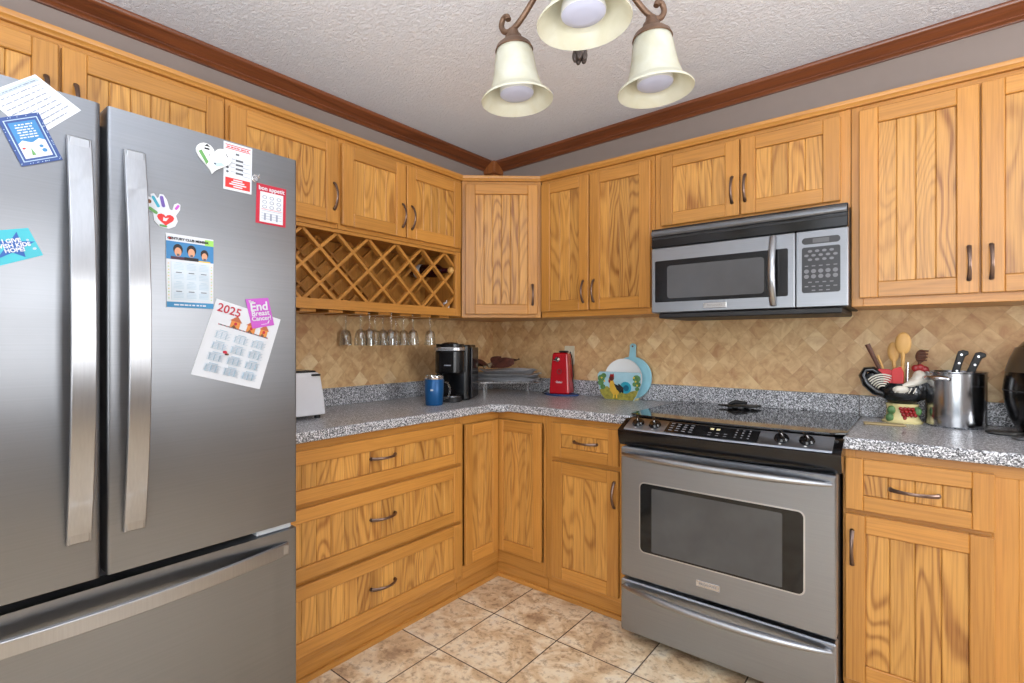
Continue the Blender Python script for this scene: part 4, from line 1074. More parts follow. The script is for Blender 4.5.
# blue tumbler
t = thing('tumbler', 'blue metal tumbler with a clear handle, in front of the coffee maker', 'tumbler', (0.432, -0.900, ZC))
m = MB(); m.lathe([(0.0001, 0.0), (0.040, 0.0), (0.043, 0.004), (0.0465, 0.06), (0.048, 0.128), (0.0465, 0.130), (0.0001, 0.131)], 36); m.build('body', BLUEENAMEL, t, smooth=40)
m = MB(); m.lathe([(0.0469, 0.1302), (0.0478, 0.132), (0.047, 0.144), (0.0440, 0.146), (0.0435, 0.140), (0.0001, 0.139)], 36); m.build('steel_rim', CHROME, t, smooth=40)
m = MB(); m.lathe([(0.0001, 0.1400), (0.043, 0.1400), (0.0425, 0.149), (0.03, 0.151), (0.0001, 0.151)], 30); m.build('lid', GLASS, t, smooth=40)
hd = Vector((0.75, 0.66))
m = MB(); m.tube([(hd.x * r, hd.y * r, z) for r, z in ((0.046, 0.030), (0.068, 0.036), (0.078, 0.060), (0.078, 0.085), (0.068, 0.110), (0.048, 0.118))], 0.006, 8, flat=(1.3, 0.7)); m.build('handle', GLASS, t, smooth=50)
ph = radians(-57); m = MB(); m.box(-0.001, 0.0004, -0.007, 0.007, -0.004, 0.004, 0, T(0.0473 * cos(ph), 0.0473 * sin(ph), 0.078) @ R('Z', math.degrees(ph))); m.build('emblem', PAPER, t)
# coffee maker
t = thing('coffee_maker', 'black single cup coffee maker with a silver lid band on the counter', 'coffee maker', (0.335, -0.662, ZC), radians(30))
m = MB(); pts = []
w_, d_ = 0.092, 0.125
def cm_outline(w, yf, yb, r=0.03): 
    return rrect(-w, w, yf, yb, r, 5)
m.prism(cm_outline(0.095, -0.04, 0.14), 0.0, 0.300); m.build('tower', BLACK, t, bevel=0.008, seg=3)
m = MB(); m.prism(cm_outline(0.078, -0.135, -0.041, 0.045), 0.150, 0.268); m.build('brew_head', BLACK, t, bevel=0.006, seg=3)
m = MB(); m.prism(cm_outline(0.0835, -0.140, -0.041, 0.048), 0.2685, 0.288); m.build('lid_band', plain('silver_band', (196, 198, 202), 0.2, 0.9), t, bevel=0.004)
m = MB(); m.prism(cm_outline(0.076, -0.128, -0.041, 0.045), 0.2885, 0.305); m.ball((0, -0.08, 0.303), (0.05, 0.034, 0.012), 16); m.build('lid', BLACK, t, bevel=0.004)
m = MB(); m.prism(cm_outline(0.066, -0.150, -0.041, 0.045), 0.0, 0.026); dt = m.build('drip_base', BLACKM, t, bevel=0.003)
m = MB(); m.prism(cm_outline(0.055, -0.140, -0.055, 0.035), 0.0262, 0.031); m.build('drip_tray', plain('brushed_tray', (150, 150, 154), 0.25, 0.9), dt)
m = MB(); m.box(-0.018, 0.018, -0.137, -0.134, 0.19, 0.196); m.build('logo_line', MIDGREY, t)
m = MB(); m.prism(rrect(0.0955, 0.108, -0.02, 0.13, 0.006), 0.01, 0.285); m.build('water_tank', plain('smoked_plastic', (40, 40, 44), 0.12), t, bevel=0.003)
# raised wire rack with stacked foil trays
t = thing('cooling_rack', 'thin wire rack on legs in the counter corner holding foil trays', 'rack', (0.372, -0.250, ZC), radians(38))
m = MB()
for i in range(9): m.tube([(-0.19 + i * 0.0475, -0.12, 0.074), (-0.19 + i * 0.0475, 0.10, 0.074)], 0.0018, 6)
m.tube([(-0.20, -0.12, 0.076), (0.20, -0.12, 0.076), (0.20, 0.10, 0.076), (-0.20, 0.10, 0.076), (-0.20, -0.12, 0.076)], 0.0025, 6); m.build('grid', CHROME, t, smooth=50)
for x in (-0.13, 0.13):
    for y in (-0.115, 0.095):
        m = MB(); m.tube([(x, y, 0.0), (x, y, 0.074)], 0.0022, 6); m.build('leg', CHROME, t)
lab = ['bottom foil tray of the stack in the counter corner, a grey wide pan', 'middle foil tray of the stack in the counter corner, tilted to the right', 'top foil tray of the stack in the counter corner, under the dried leaves']
for k in range(3):
    m = MB(); w_, h_ = (0.200, 0.205, 0.175)[k], (0.105, 0.10, 0.09)[k]
    base_z = 0.060 + 0.0
    prf = []
    def ring(sx, sy, z, nn=32, seed=k):
        out = []
        for i in range(nn):
            a = 2 * pi * i / nn; c_, s_ = cos(a), sin(a)
            e = 0.45
            out.append((sx * math.copysign(abs(c_) ** e, c_), sy * math.copysign(abs(s_) ** e, s_), z + 0.004 * sin(3 * a + seed * 2) * (z > 0.01) + 0.002 * sin(8 * a + seed) * (z > 0.01)))
        return out
    rings = [ring(w_ - 0.03, h_ - 0.03, 0.0), ring(w_ - 0.012, h_ - 0.012, 0.020), ring(w_, h_, 0.022), ring(w_ + 0.002, h_ + 0.002, 0.0205), ring(w_ - 0.010, h_ - 0.010, 0.0185), ring(w_ - 0.031, h_ - 0.031, -0.001 + 0.0025)]
    nn = 32; vs = [p for r_ in rings for p in r_]; fs = []
    for j in range(len(rings) - 1):
        for i in range(nn): fs.append((j * nn + i, j * nn + (i + 1) % nn, (j + 1) * nn + (i + 1) % nn, (j + 1) * nn + i))
    fs.append(tuple(range(nn - 1, -1, -1))); fs.append(tuple((len(rings) - 1) * nn + i for i in range(nn)))
    m._add(vs, fs); o = m.build('foil_tray', FOIL, smooth=50)
    o.location = (0.372 + 0.006 * k, -0.254 + 0.004 * k, ZC + 0.080 + 0.0235 * k); o.rotation_euler = (0, 0, radians((38, 42, 33)[k]))
    tag(o, lab[k], 'tray', 'foil trays stacked in the counter corner')
# dried leaf garland on top
t = thing('leaf_bunch', 'bunch of dark reddish brown dried leaves lying on the foil trays', 'leaves', (0.285, -0.300, ZC + 0.150)); t['kind'] = 'thing'
for k, (ax_, ay_, L_, tip, yaw_) in enumerate(((0.0, 0.0, 0.15, 0.035, 30), (0.02, 0.02, 0.16, 0.050, 50), (-0.04, -0.02, 0.12, 0.02, 190), (-0.01, 0.0, 0.12, 0.045, 230), (0.0, 0.02, 0.10, 0.05, 110))):
    m = MB(); secs = []
    for i in range(9):
        u_ = i / 8; w_ = 0.046 * sin(pi * min(1, u_ * 0.92 + 0.06)) ** 0.8 + 0.002; z_ = 0.004 + tip * (u_ ** 2) + 0.012 * sin(pi * u_)
        secs.append([(u_ * L_, -w_, z_ + 0.010 * sin(5 * u_)), (u_ * L_, 0, z_ - 0.004), (u_ * L_, w_, z_ + 0.012), (u_ * L_, 0, z_ - 0.001)])
    m.bar(secs, T(ax_, ay_, 0.012) @ R('Z', yaw_) @ R('X', (35, -30, 30, -20, 25)[k])); m.build('leaf', RIBLEAF, t, smooth=60)
m = MB()
for k in range(9): m.ball((random.uniform(-0.07, 0.05), random.uniform(-0.05, 0.04), 0.012 + random.uniform(0, 0.02)), 0.011, 8)
m.build('seed_pod', plain('pale_seed_pods', (120, 104, 82), 0.7, 0, 0.3), t, smooth=60)
# blue mat and red can opener
OX, OY = 0.672, -0.098
m = MB(); m.lathe([(0.0001, 0), (0.108, 0), (0.115, 0.003), (0.115, 0.0085), (0.108, 0.0095), (0.098, 0.009), (0.0001, 0.009)], 40, Matrix.Diagonal((1.0, 0.62, 1.0, 1.0)))
o = m.build('trivet', BLUEMAT, smooth=40); o.location = (OX, OY - 0.005, ZC); tag(o, 'round blue silicone mat under the red can opener', 'mat')
t = thing('can_opener', 'tall red electric can opener standing on the blue mat', 'can opener', (OX, OY, ZC + 0.0095), radians(14))
m = MB()
secs = [[(-a, -b, z), (a, -b, z), (a, b, z), (-a, b, z)] for (a, b, z) in ((0.062, 0.052, 0.0), (0.060, 0.050, 0.05), (0.054, 0.042, 0.155), (0.048, 0.036, 0.232), (0.045, 0.032, 0.243))]
m.bar(secs); m.build('housing', REDPLASTIC, t, bevel=0.010, seg=4)
m = MB(); m.lathe([(0.0001, 0), (0.014, 0), (0.014, 0.010), (0.0001, 0.012)], 20, T(-0.012, -0.0375, 0.205) @ R('X', 100)); m.box(-0.035, -0.008, -0.050, -0.038, 0.196, 0.204, 0.002); m.build('cutter', CHROME, t, smooth=40)
m = MB(); m.box(-0.012, 0.034, -0.022, 0.026, 0.2432, 0.254, 0.004); m.build('lever', BLACKM, t)
text('lettering', 'Oster', 0.017, PAPER, t, T(0, -0.0487, 0.070) @ R('X', 86), 0.0004)
m = MB(); m.lathe([(0.010, 0), (0.016, 0), (0.016, 0.001), (0.010, 0.001)], 20, T(0.0, -0.0458, 0.132) @ R('X', 85), closed=True); m.build('logo', plain('dark_red_print', (120, 10, 22), 0.4), t)
m = MB(); m.tube([(-0.05, 0.02, 0.020), (-0.085, 0.01, 0.022), (-0.105, -0.02, 0.008), (-0.100, -0.06, 0.004), (-0.07, -0.075, 0.003)], 0.003, 8); m.tube([(0.052, 0.02, 0.02), (0.062, 0.03, 0.1), (0.055, 0.035, 0.2), (0.035, 0.06, 0.245), (0.02, 0.085, 0.23)], 0.003, 8); m.build('cord', BLACKM, t, smooth=50)
# wall outlet
o = MB(); o.prism(rrect(0.636, 0.704, 1.092, 1.206, 0.006), 0.0042, 0.009, XZ); o = o.build('wall_outlet', CREAM); 
tag(o, 'cream electrical outlet plate on the tile behind the red can opener', 'outlet')
for z in (1.127, 1.171):
    m = MB(); m.prism(rrect(0.655, 0.685, z - 0.014, z + 0.014, 0.010), 0.0091, 0.0108, XZ); s_ = m.build('socket', CREAM, o)
    m = MB(); m.prism(rrect(0.663, 0.665, z - 0.004, z + 0.005, 0.0008), 0.0109, 0.0110, XZ); m.prism(rrect(0.675, 0.677, z - 0.004, z + 0.005, 0.0008), 0.0109, 0.0110, XZ); m.build('slot', BLACKM, s_)
# light-blue round cutting board leaning, plates and rooster napkin holder
def disc_outline(cx, cz_, r, n=40): return [(cx + r * cos(2 * pi * i / n), cz_ + r * sin(2 * pi * i / n)) for i in range(n)]
r_ = 0.118
hw = 0.020; a0 = math.asin(hw / r_)
ol = []
for i in range(37):
    a = pi / 2 + a0 + (2 * pi - 2 * a0) * i / 36; ol.append((r_ * cos(a), r_ + r_ * sin(a)))
hl = 0.072
ol += [(hw * 0.85, 2 * r_ + hl * 0.6)] + [(hw * cos(radians(a)), 2 * r_ + hl * 0.75 + hw * sin(radians(a))) for a in (20, 50, 90, 130, 160)] + [(-hw * 0.85, 2 * r_ + hl * 0.6)]
ol = [(x, z) for x, z in ol]
t = thing('cutting_board', 'light blue round paddle board with a handle, leaning on the upstand behind the plates', 'board', (1.098, -0.062, ZC))
m = MB(); m.prism(ol, 0, 0.012, R('X', 90 - 7)); b_ = m.build('paddle', LTBLUE, t, bevel=0.003)
m = MB(); m.lathe([(0.0001, 0), (0.005, 0), (0.005, 0.0004), (0.0001, 0.0004)], 12, R('X', 90 - 7) @ T(0, 2 * r_ + hl * 0.78, 0.0121)); m.build('hang_hole', BROWN, t)
for k in range(3):
    m = MB(); R_ = 0.110
    m.lathe([(0.0001, 0), (R_ * 0.62, 0), (R_ * 0.70, 0.004), (R_, 0.013), (R_, 0.0155), (R_ * 0.70, 0.0075), (R_ * 0.60, 0.0035), (0.0001, 0.0035)], 44)
    o = m.build('plate', CHINA, smooth=45)
    o.rotation_euler = (radians(90 - 6), 0, 0); o.location = (1.070, -0.082 - 0.0052 * k, ZC + R_ + 0.003)
    tag(o, ['white round plate at the back of the holder, against the blue board', 'white round plate in the middle of the rooster holder', 'white round plate at the front of the rooster holder'][k], 'plate', 'white plates in the rooster holder')
t = thing('napkin_holder', 'painted ceramic holder with a yellow and turquoise rooster, in front of white plates', 'holder', (1.062, -0.125, ZC))
W2, H2 = 0.128, 0.152
fr_ol = [(-0.085, 0.0), (0.085, 0.0), (0.105, 0.03), (0.122, 0.09), (0.128, 0.14), (0.120, 0.152), (-0.118, 0.152), (-0.130, 0.135), (-0.126, 0.085), (-0.11, 0.03)]
HM = XZ
m = MB(); m.prism(fr_ol, 0, 0.010, HM); fp = m.build('front_panel', plain('sky_glaze', (166, 204, 216), 0.25, 0, 0.1), t, bevel=0.003)
m = MB(); m.prism(fr_ol, -0.072, -0.064, HM @ T(0, 0, 0) ); bp = m.build('back_panel', CREAMCLAY, t, bevel=0.002); bp.scale = (0.8, 1, 0.3)
m = MB(); m.box(-0.085, 0.085, 0.0005, 0.066, 0.0, 0.010, 0.002); m.build('floor_plate', CREAMCLAY, t)
m = MB(); k0 = 0.0101
def pc(poly, mi, h=0.001):
    global k0
    m.mi = mi; m.prism(poly, 0.0101, k0 + h, HM); k0 += 0.0002
def e2(cx, cz_, rx_, rz_, n=16): return [(cx + rx_ * cos(2 * pi * i / n), cz_ + rz_ * sin(2 * pi * i / n)) for i in range(n)]
pc([(-0.083, 0.002), (0.083, 0.002), (0.103, 0.03), (0.115, 0.062), (0.05, 0.045), (-0.02, 0.040), (-0.07, 0.074), (-0.116, 0.050), (-0.107, 0.03)], 0)
for (cx, cz_, q) in ((-0.105, 0.115, 0.022), (-0.108, 0.09, 0.018), (-0.09, 0.130, 0.016), (0.105, 0.12, 0.022), (0.112, 0.09, 0.016), (0.095, 0.09, 0.014), (-0.095, 0.068, 0.016), (0.108, 0.066, 0.012)): pc(e2(cx, cz_, q, q * 0.9, 9), 1)
for (cx, cz_) in ((-0.102, 0.118), (-0.085, 0.10), (0.1, 0.105), (0.108, 0.085), (0.09, 0.125)): pc(e2(cx, cz_, 0.005, 0.005, 8), 2)
pc(e2(0.042, 0.070, 0.033, 0.032), 3); pc(e2(0.046, 0.068, 0.016, 0.016), 4); pc([(0.0, 0.09), (0.03, 0.07), (0.03, 0.04), (0.0, 0.05)], 5)
pc([(-0.054, 0.100), (-0.038, 0.115), (-0.022, 0.085), (0.008, 0.055), (-0.002, 0.030), (-0.030, 0.028), (-0.050, 0.050)], 6)
pc([(-0.026, 0.088), (-0.008, 0.082), (0.018, 0.074), (0.012, 0.038), (-0.010, 0.058)], 5)
pc(e2(-0.041, 0.118, 0.014, 0.015), 7); pc([(-0.052, 0.128), (-0.046, 0.142), (-0.038, 0.136), (-0.030, 0.144), (-0.026, 0.126)], 8); pc([(-0.056, 0.116), (-0.064, 0.112), (-0.055, 0.109)], 2); pc(e2(-0.053, 0.101, 0.006, 0.009), 8)
pc([(-0.028, 0.030), (-0.024, 0.030), (-0.024, 0.012), (-0.032, 0.010)], 2); pc([(-0.012, 0.030), (-0.008, 0.030), (-0.006, 0.012), (-0.014, 0.010)], 2)
m.build('painted_rooster', [GRASSG, LEAFG, YELLOW, TURQ, plain('deep_teal_glaze', (22, 96, 122), 0.3), BLACKCLAY, YCLAY, plain('rust_glaze', (92, 44, 40), 0.3), REDCLAY], t)

# ---------------------------------------------------------------- black trivet on cooktop
pts = []
for i in range(40):
    a = 2 * pi * i / 40; rr = 0.062 + 0.012 * sin(5 * a) + 0.006 * sin(9 * a + 1); pts.append((1.25 * rr * cos(a), 0.8 * rr * sin(a)))
t = thing('spoon_rest', 'small black scalloped iron spoon rest on the cooktop glass', 'spoon rest', (1.690, -0.150, 0.9243), radians(25))
m = MB(); m.prism(pts, 0.006, 0.014); m.build('plate', IRON, t, bevel=0.003)
m = MB()
for a in range(6): m.ball((0.05 * cos(a * pi / 3), 0.032 * sin(a * pi / 3), 0.0075), (0.010, 0.010, 0.0075), 10)
m.build('feet', IRON, t, smooth=60)
m = MB(); m.tube([(-0.05, 0.01, 0.016), (-0.02, 0.02, 0.026), (0.03, 0.012, 0.022)], [0.006, 0.010, 0.006], 10); m.build('relief', IRON, t, smooth=60)

# ---------------------------------------------------------------- right counter
# rooster utensil crock
t = thing('rooster_crock', 'black and white ceramic rooster crock with a red comb and grape cluster base', 'crock', (2.284, -0.135, ZC), radians(4))
def yo(p): return p
m = MB(); m.lathe([(0.0001, 0.0), (0.066, 0.0), (0.068, 0.006), (0.060, 0.012), (0.052, 0.03), (0.050, 0.055), (0.054, 0.075), (0.0001, 0.076)], 28, Matrix.Diagonal((0.98, 0.75, 1, 1))); m.build('pedestal', CREAMCLAY, t, smooth=40)
m = MB()
for k in range(13):
    a = (k % 4 - 1.5) * 0.012 + 0.012 + (k // 4) * 0.004; z = 0.058 - (k // 4) * 0.012
    m.ball((a, -0.0405 - 0.001 * (k % 2), z), 0.0072, 8)
m.build('grape_cluster', REDCLAY, t, smooth=60)
for (x, z) in ((-0.035, 0.05), (0.045, 0.05), (-0.04, 0.02)):
    m = MB(); m.ball((x, -0.032, z), (0.014, 0.012, 0.018), 10); m.build('leaf_relief', LEAFG, t, smooth=60)
m = MB()                                        # hollow body with an open back: wall out, rim, wall in
m.lathe([(0.020, 0.070), (0.044, 0.082), (0.064, 0.102), (0.068, 0.122), (0.060, 0.142), (0.050, 0.155), (0.045, 0.155), (0.054, 0.140), (0.060, 0.122), (0.055, 0.105), (0.036, 0.090), (0.0001, 0.086)], 30, T(0.0, 0, 0) @ Matrix.Diagonal((1.12, 0.80, 1, 1))); 
m.tube([(0.022, 0, 0.112), (0.045, 0, 0.124), (0.060, 0, 0.148), (0.060, 0, 0.176)], [0.035, 0.040, 0.032, 0.020], 16, flat=(0.9, 1.0)); m.build('body', BLACKCLAY, t, smooth=50)
m = MB(); m.tube([(0.018, -0.014, 0.160), (0.040, -0.020, 0.166), (0.056, -0.012, 0.172), (0.052, 0, 0.194), (0.048, 0, 0.206)], [0.004, 0.022, 0.026, 0.020, 0.008], 14); m.ball((-0.006, -0.048, 0.132), (0.027, 0.012, 0.015), 14, None)
m.tube([(0.000, -0.044, 0.146), (0.026, -0.040, 0.156), (0.048, -0.028, 0.166)], [0.006, 0.014, 0.012], 10); m.build('white_ruff', WHITECLAY, t, smooth=60)
m = MB()
for k, (x, z, q) in enumerate(((0.042, 0.214, 0.014), (0.056, 0.216, 0.015), (0.069, 0.210, 0.014), (0.078, 0.198, 0.011), (0.080, 0.176, 0.013), (0.078, 0.164, 0.010))): m.ball((x, 0, z), (q, 0.008, q), 10)
m.build('comb', REDCLAY, t, smooth=60)
m = MB(); m.tube([(0.070, 0, 0.190), (0.084, 0, 0.188), (0.094, 0, 0.182)], [0.008, 0.006, 0.001], 8); m.build('beak', YCLAY, t, smooth=60)
m = MB(); tp = []
m.tube([(-0.045, 0, 0.105), (-0.085, 0, 0.120), (-0.115, 0, 0.150), (-0.128, 0, 0.182), (-0.118, 0, 0.204), (-0.094, 0, 0.206), (-0.070, 0, 0.184), (-0.055, 0, 0.150)], [0.030, 0.036, 0.036, 0.030, 0.024, 0.026, 0.026, 0.014], 14, flat=(0.5, 1.0), up=(0, 1, 0))
m.ball((-0.088, 0, 0.155), (0.036, 0.013, 0.046), 18); m.build('tail', BLACKCLAY, t, smooth=60)
m = MB()
for k in range(6):
    r0 = 0.016 + 0.0088 * k; pts = []
    for i in range(9):
        a = radians(55 + 115 * i / 8); pts.append((-0.062 + r0 * cos(a) * 1.0, -0.022 - 0.010 * sin(pi * i / 8) + 0.004 * (k > 3), 0.128 + r0 * sin(a)))
    m.tube(pts, [0.001] + [0.0028] * 7 + [0.001], 6)
for k in range(5): m.tube([(-0.025 + k * 0.014, -0.056, 0.120), (-0.020 + k * 0.014, -0.060, 0.130), (-0.016 + k * 0.014, -0.056, 0.140)], 0.002, 6)
m.build('feather_stripes', WHITECLAY, t, smooth=60)
# utensils standing in the crock
def utensil(name, label, cat, x, y, lean_x, lean_y, group='cooking utensils in the rooster crock'):
    o = thing(name, label, cat, (2.282 + x, -0.135 + y, ZC + 0.108), 0, group)
    o.rotation_euler = (radians(-lean_y), radians(lean_x), 0); return o
UL = 0.215
u = utensil('wooden_spoon', 'pale wooden spoon with a broad oval bowl, tallest in the rooster crock', 'spoon', 0.002, -0.012, 1, 0)
m = MB(); m.tube([(0, 0, 0.0), (0, 0, 0.17)], [0.006, 0.0065], 10); m.build('handle', SPOONWOOD, u, smooth=50)
m = MB(); m.ball((0, 0, 0.203), (0.026, 0.010, 0.044), 20); m.build('bowl', SPOONWOOD, u, smooth=60)
u = utensil('wooden_spoon', 'second pale wooden spoon leaning behind the tallest spoon in the rooster crock', 'spoon', -0.018, 0.018, -3, 4)
m = MB(); m.tube([(0, 0, 0.0), (0, 0, 0.16)], [0.006, 0.0065], 10); m.build('handle', SPOONWOOD, u, smooth=50)
m = MB(); m.ball((0, 0, 0.168), (0.019, 0.008, 0.040), 20); m.build('bowl', SPOONWOOD, u, smooth=60)
u = utensil('wooden_spatula', 'dark wooden spatula handle leaning far left out of the rooster crock', 'spatula', -0.030, 0.0, -22, 0)
m = MB(); m.tube([(0, 0, 0.0), (0, 0, 0.12), (0.0, 0, 0.215)], [0.006, 0.007, 0.010], 10, flat=(1.0, 0.5), up=(0, 1, 0)); m.build('handle', DKWOOD, u, smooth=50)
u = utensil('spatula', 'red silicone spatula with a wooden tip, leaning left in the rooster crock', 'spatula', -0.022, -0.020, -17, 2)
m = MB(); m.prism([(-0.012, 0.0), (0.014, 0.0), (0.024, 0.090), (0.016, 0.100), (-0.018, 0.112), (-0.024, 0.104)], -0.004, 0.004, R('X', 90)); m.build('blade', REDSIL, u, bevel=0.002)
m = MB(); m.tube([(-0.004, 0, 0.108), (-0.006, 0, 0.165)], [0.006, 0.0075], 10, flat=(1, 0.6)); m.build('handle', SPOONWOOD, u, smooth=50)
u = utensil('spatula', 'short upright red silicone spatula in the rooster crock, left of the wooden spoon', 'spatula', -0.006, -0.022, -4, 0)
m = MB(); m.prism([(-0.014, 0.0), (0.014, 0.0), (0.020, 0.090), (0.012, 0.112), (-0.014, 0.104), (-0.020, 0.088)], -0.004, 0.004, R('X', 90)); m.build('blade', REDSIL, u, bevel=0.002)
u = utensil('serving_fork', 'thin silver handled utensil standing right of the red spatulas in the crock', 'utensil', 0.018, -0.026, 1, 0)
m = MB(); m.tube([(0, 0, 0.0), (0, 0, 0.13)], [0.0035, 0.0045], 8); m.build('handle', CHROME, u, smooth=50)
u = utensil('pasta_server', 'brown slotted wooden server at the right edge of the rooster crock', 'utensil', 0.038, 0.008, 8, 0)
m = MB(); m.tube([(0, 0, 0.0), (0, 0, 0.135)], 0.006, 8); m.build('handle', DKWOOD, u, smooth=50)
m = MB(); m.ball((0, 0.004, 0.155), (0.017, 0.007, 0.026), 16)
for k in range(4): m.tube([(-0.012 + 0.002 * k, -0.004, 0.140 + k * 0.012), (0.020, -0.014, 0.142 + k * 0.012)], 0.003, 6)
m.build('head', DKWOOD, u, smooth=50)
# steel pot with knives
PX, PY = 2.443, -0.122; PR = 0.089; PH = 0.206
t = thing('stock_pot', 'tall polished steel pot with side handles holding knives, right of the rooster crock', 'pot', (PX, PY, ZC), radians(-127))
m = MB(); m.lathe([(0.0001, 0.0), (PR - 0.006, 0.0), (PR, 0.006), (PR, PH - 0.006), (PR + 0.003, PH - 0.002), (PR + 0.003, PH), (PR - 0.002, PH), (PR - 0.003, PH - 0.006), (PR - 0.003, 0.008), (0.0001, 0.006)], 56); m.build('body', mk_steel('polished_pot_steel', (186, 188, 192), 0.16, 'z', 0.05), t, smooth=35)
for sg in (-1, 1):
    m = MB(); pts = [(sg * (PR + a), b, PH - 0.026 + c_) for a, b, c_ in ((-0.001, -0.040, 0), (0.016, -0.036, 0.002), (0.026, -0.018, 0.004), (0.028, 0, 0.004), (0.026, 0.018, 0.004), (0.016, 0.036, 0.002), (-0.001, 0.040, 0))]
    m.tube(pts, 0.006, 10, flat=(1, 1.2)); m.build('side_handle', CHROME, t, smooth=50)
for k, (dx, dy, lx, lab) in enumerate(((-0.004, -0.044, 12, 'black riveted knife handle on the left, sticking out of the steel pot'), (0.020, -0.036, 18, 'black riveted knife handle on the right, sticking out of the steel pot'))):
    o = thing('kitchen_knife', lab, 'knife', (PX + dx - 0.03, PY + dy + 0.02, ZC + 0.045), 0, 'knives in the steel pot')
    o.rotation_euler = (0, radians(lx), 0)
    m = MB(); m.prism([(-0.010, -0.02), (0.012, 0.0), (0.012, 0.155), (-0.010, 0.155)], -0.001, 0.001, R('X', 90)); m.build('blade', CHROME, o)
    m = MB(); m.prism([(-0.012, 0.1552), (0.012, 0.1552), (0.011, 0.190), (0.013, 0.226), (0.022, 0.236), (0.018, 0.247), (0.002, 0.248), (-0.010, 0.240), (-0.011, 0.20)], -0.008, 0.008, R('X', 90)); hh_ = m.build('handle', BLACKM, o, bevel=0.003)
    for z in (0.168, 0.198, 0.230):
        m = MB(); m.lathe([(0.0001, 0), (0.0032, 0), (0.0032, 0.0008), (0.0001, 0.0008)], 10, T(0.002, -0.0081, z) @ R('X', 90)); m.build('rivet', CHROME, hh_)
# wooden strip on the counter
m = MB(); m.box(-0.065, 0.065, -0.021, 0.021, 0, 0.008, 0.003); m.box(-0.060, 0.05, -0.003, 0.000, 0.0081, 0.0085)
o = m.build('bamboo_strip', plain('pale_bamboo', (170, 150, 108), 0.5, 0, 0.1)); o.location = (2.232, -0.262, ZC); o.rotation_euler = (0, 0, radians(8)); tag(o, 'thin pale bamboo strip lying flat on the counter in front of the rooster crock', 'strip')
# air fryer at the right edge
t = thing('air_fryer', 'glossy black rounded air fryer cut off by the right edge of the photo', 'air fryer', (2.716, -0.200, ZC), radians(-6))
m = MB(); m.lathe([(0.0001, 0.0), (0.105, 0.0), (0.112, 0.006), (0.138, 0.06), (0.150, 0.12), (0.152, 0.16), (0.146, 0.21), (0.132, 0.26), (0.118, 0.295), (0.10, 0.318), (0.05, 0.33), (0.0001, 0.332)], 48); m.build('shell', BLACK, t, smooth=60)
m = MB(); m.lathe([(0.1465, 0.214), (0.1475, 0.214), (0.134, 0.263), (0.120, 0.298), (0.1190, 0.297), (0.1325, 0.262)], 48, closed=True); m.build('top_band', plain('bronze_grey_band', (92, 80, 66), 0.3, 0.4), t, smooth=60)
m = MB(); m.lathe([(0.1515, 0.150), (0.1530, 0.150), (0.1530, 0.153), (0.1515, 0.153)], 48, closed=True); m.build('seam', GASKET, t)
m = MB(); m.box(-0.022, 0.022, -0.235, -0.150, 0.095, 0.125, 0.008); m.build('basket_handle', BLACKM, t)
# flat grey objects in front of it
m = MB(); m.lathe([(0.0001, 0), (0.030, 0), (0.036, 0.004), (0.036, 0.010), (0.030, 0.013), (0.0001, 0.012)], 28, Matrix.Diagonal((1.25, 0.8, 1, 1)))
m.tube([(0.035, 0.0, 0.007), (0.06, 0.012, 0.007), (0.075, 0.012, 0.007)], [0.014, 0.010, 0.008], 10, flat=(1, 0.5))
o = m.build('spoon_rest', plain('dark_pewter', (66, 64, 62), 0.4, 0.4), smooth=50); o.location = (2.560, -0.250, ZC); tag(o, 'small dark pewter oval dish lying beside the air fryer', 'dish')
m = MB(); m.lathe([(0.0001, 0), (0.028, 0), (0.034, 0.003), (0.034, 0.009), (0.0001, 0.012)], 28, Matrix.Diagonal((1.2, 0.8, 1, 1)))
o = m.build('jar_lid', GREYMET, smooth=50); o.location = (2.612, -0.345, ZC); tag(o, 'small dull grey metal lid at the right edge of the counter, nearest the camera', 'lid')

# ---------------------------------------------------------------- wine glasses hanging under the rack
def wine_glass():
    o = thing('wine_glass', None, None)
    m = MB(); m.lathe([(0.0001, 0.0), (0.034, 0.001), (0.034, 0.003), (0.008, -0.003), (0.0001, -0.004)], 28); m.build('foot', GLASS, o, smooth=60)
    m = MB(); m.lathe([(0.0042, -0.003), (0.0036, -0.02), (0.0036, -0.074), (0.0055, -0.083)], 14); m.build('stem', GLASS, o, smooth=60)
    m = MB(); m.lathe([(0.0056, -0.083), (0.019, -0.090), (0.0255, -0.106), (0.0285, -0.130), (0.030, -0.163), (0.029, -0.163), (0.0275, -0.130), (0.0245, -0.107), (0.018, -0.092), (0.0001, -0.087)], 30); m.build('bowl', GLASS, o, smooth=60)
    return o
g0 = wine_glass(); first = True
order = ['first', 'second', 'third', 'fourth', 'fifth', 'sixth', 'seventh', 'eighth', 'ninth', 'tenth']
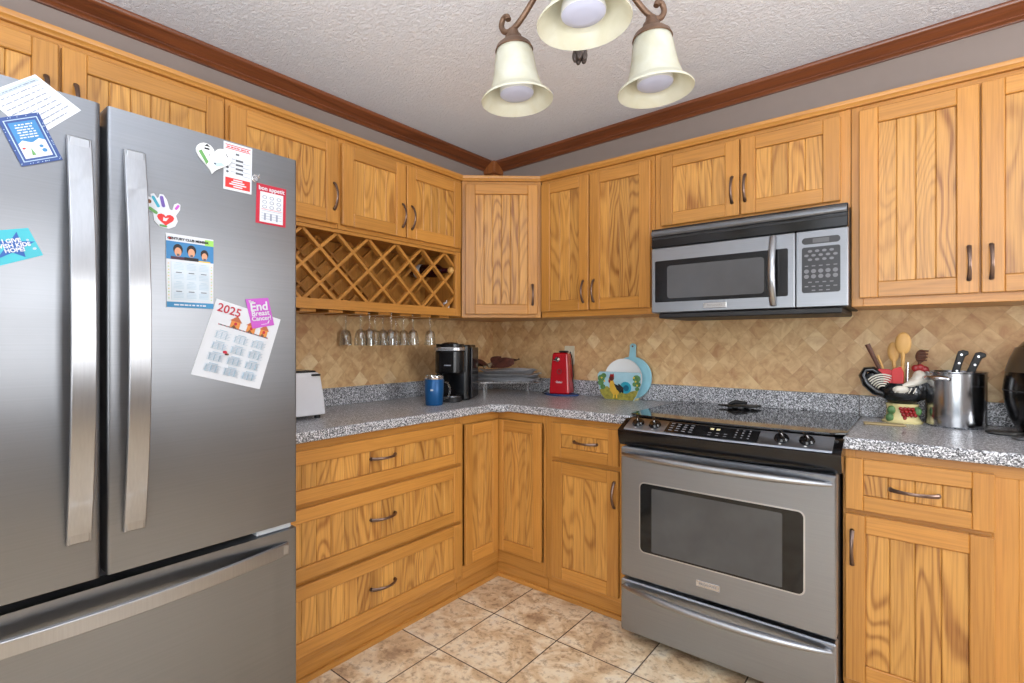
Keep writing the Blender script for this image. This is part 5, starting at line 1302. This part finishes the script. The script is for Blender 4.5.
slots = [-1.849 + 0.075 + (i + 0.5) * 0.132 for i in range(8)]
glasses = [(slots[4], 0.285), (slots[4], 0.215), (slots[7], 0.275), (slots[5], 0.280), (slots[5], 0.215), (slots[5], 0.150), (slots[6], 0.290), (slots[6], 0.215), (slots[6], 0.150), (slots[4], 0.09)]
from math import hypot
def scr(y, x):
    dx, dy = x - 2.332, y + 2.661; d_ = dx * fwd.x + dy * fwd.y; return (dx * rgt.x + dy * rgt.y) / d_
glasses.sort(key=lambda p: scr(p[0], p[1]))
for i, (y, x) in enumerate(glasses):
    o = g0 if i == 0 else copy_tree(g0)
    o.location = (x, y, 1.3765)
    tag(o, 'clear wine glass hanging upside down under the wine rack, %s from the left' % order[i], 'wine glass', 'wine glasses hanging under the rack')
# bottle in the rack and a small candle cup
t = thing('wine_bottle', 'dark red wine bottle lying in the right end of the lattice rack', 'bottle', (0.08, -0.742, 1.632)); t.rotation_euler = (0, radians(92), radians(16))
m = MB(); m.lathe([(0.0001, 0.0), (0.034, 0.0), (0.037, 0.004), (0.037, 0.155), (0.030, 0.18), (0.015, 0.20), (0.0135, 0.235), (0.0001, 0.235)], 28); m.build('glass_body', BOTTLE, t, smooth=50)
m = MB(); m.lathe([(0.0374, 0.03), (0.0378, 0.03), (0.0378, 0.07), (0.0374, 0.07)], 28, closed=True); m.build('paper_label', PAPER, t, smooth=50)
m = MB(); m.lathe([(0.0001, 0.2355), (0.012, 0.2355), (0.018, 0.245), (0.018, 0.258), (0.0001, 0.270)], 18); m.build('stopper', SPOONWOOD, t, smooth=50)
t = thing('candle_cup', 'small white candle cup standing on the floor of the wine rack', 'candle', (0.285, -0.672, 1.4125))
m = MB(); m.lathe([(0.0001, 0), (0.016, 0), (0.019, 0.036), (0.0165, 0.036), (0.015, 0.030), (0.0001, 0.030)], 20); m.build('cup', WHITE, t, smooth=40)
m = MB(); m.tube([(0, 0, 0.0301), (0.001, 0, 0.048)], 0.003, 6); m.build('flame_tip', WHITE, t)
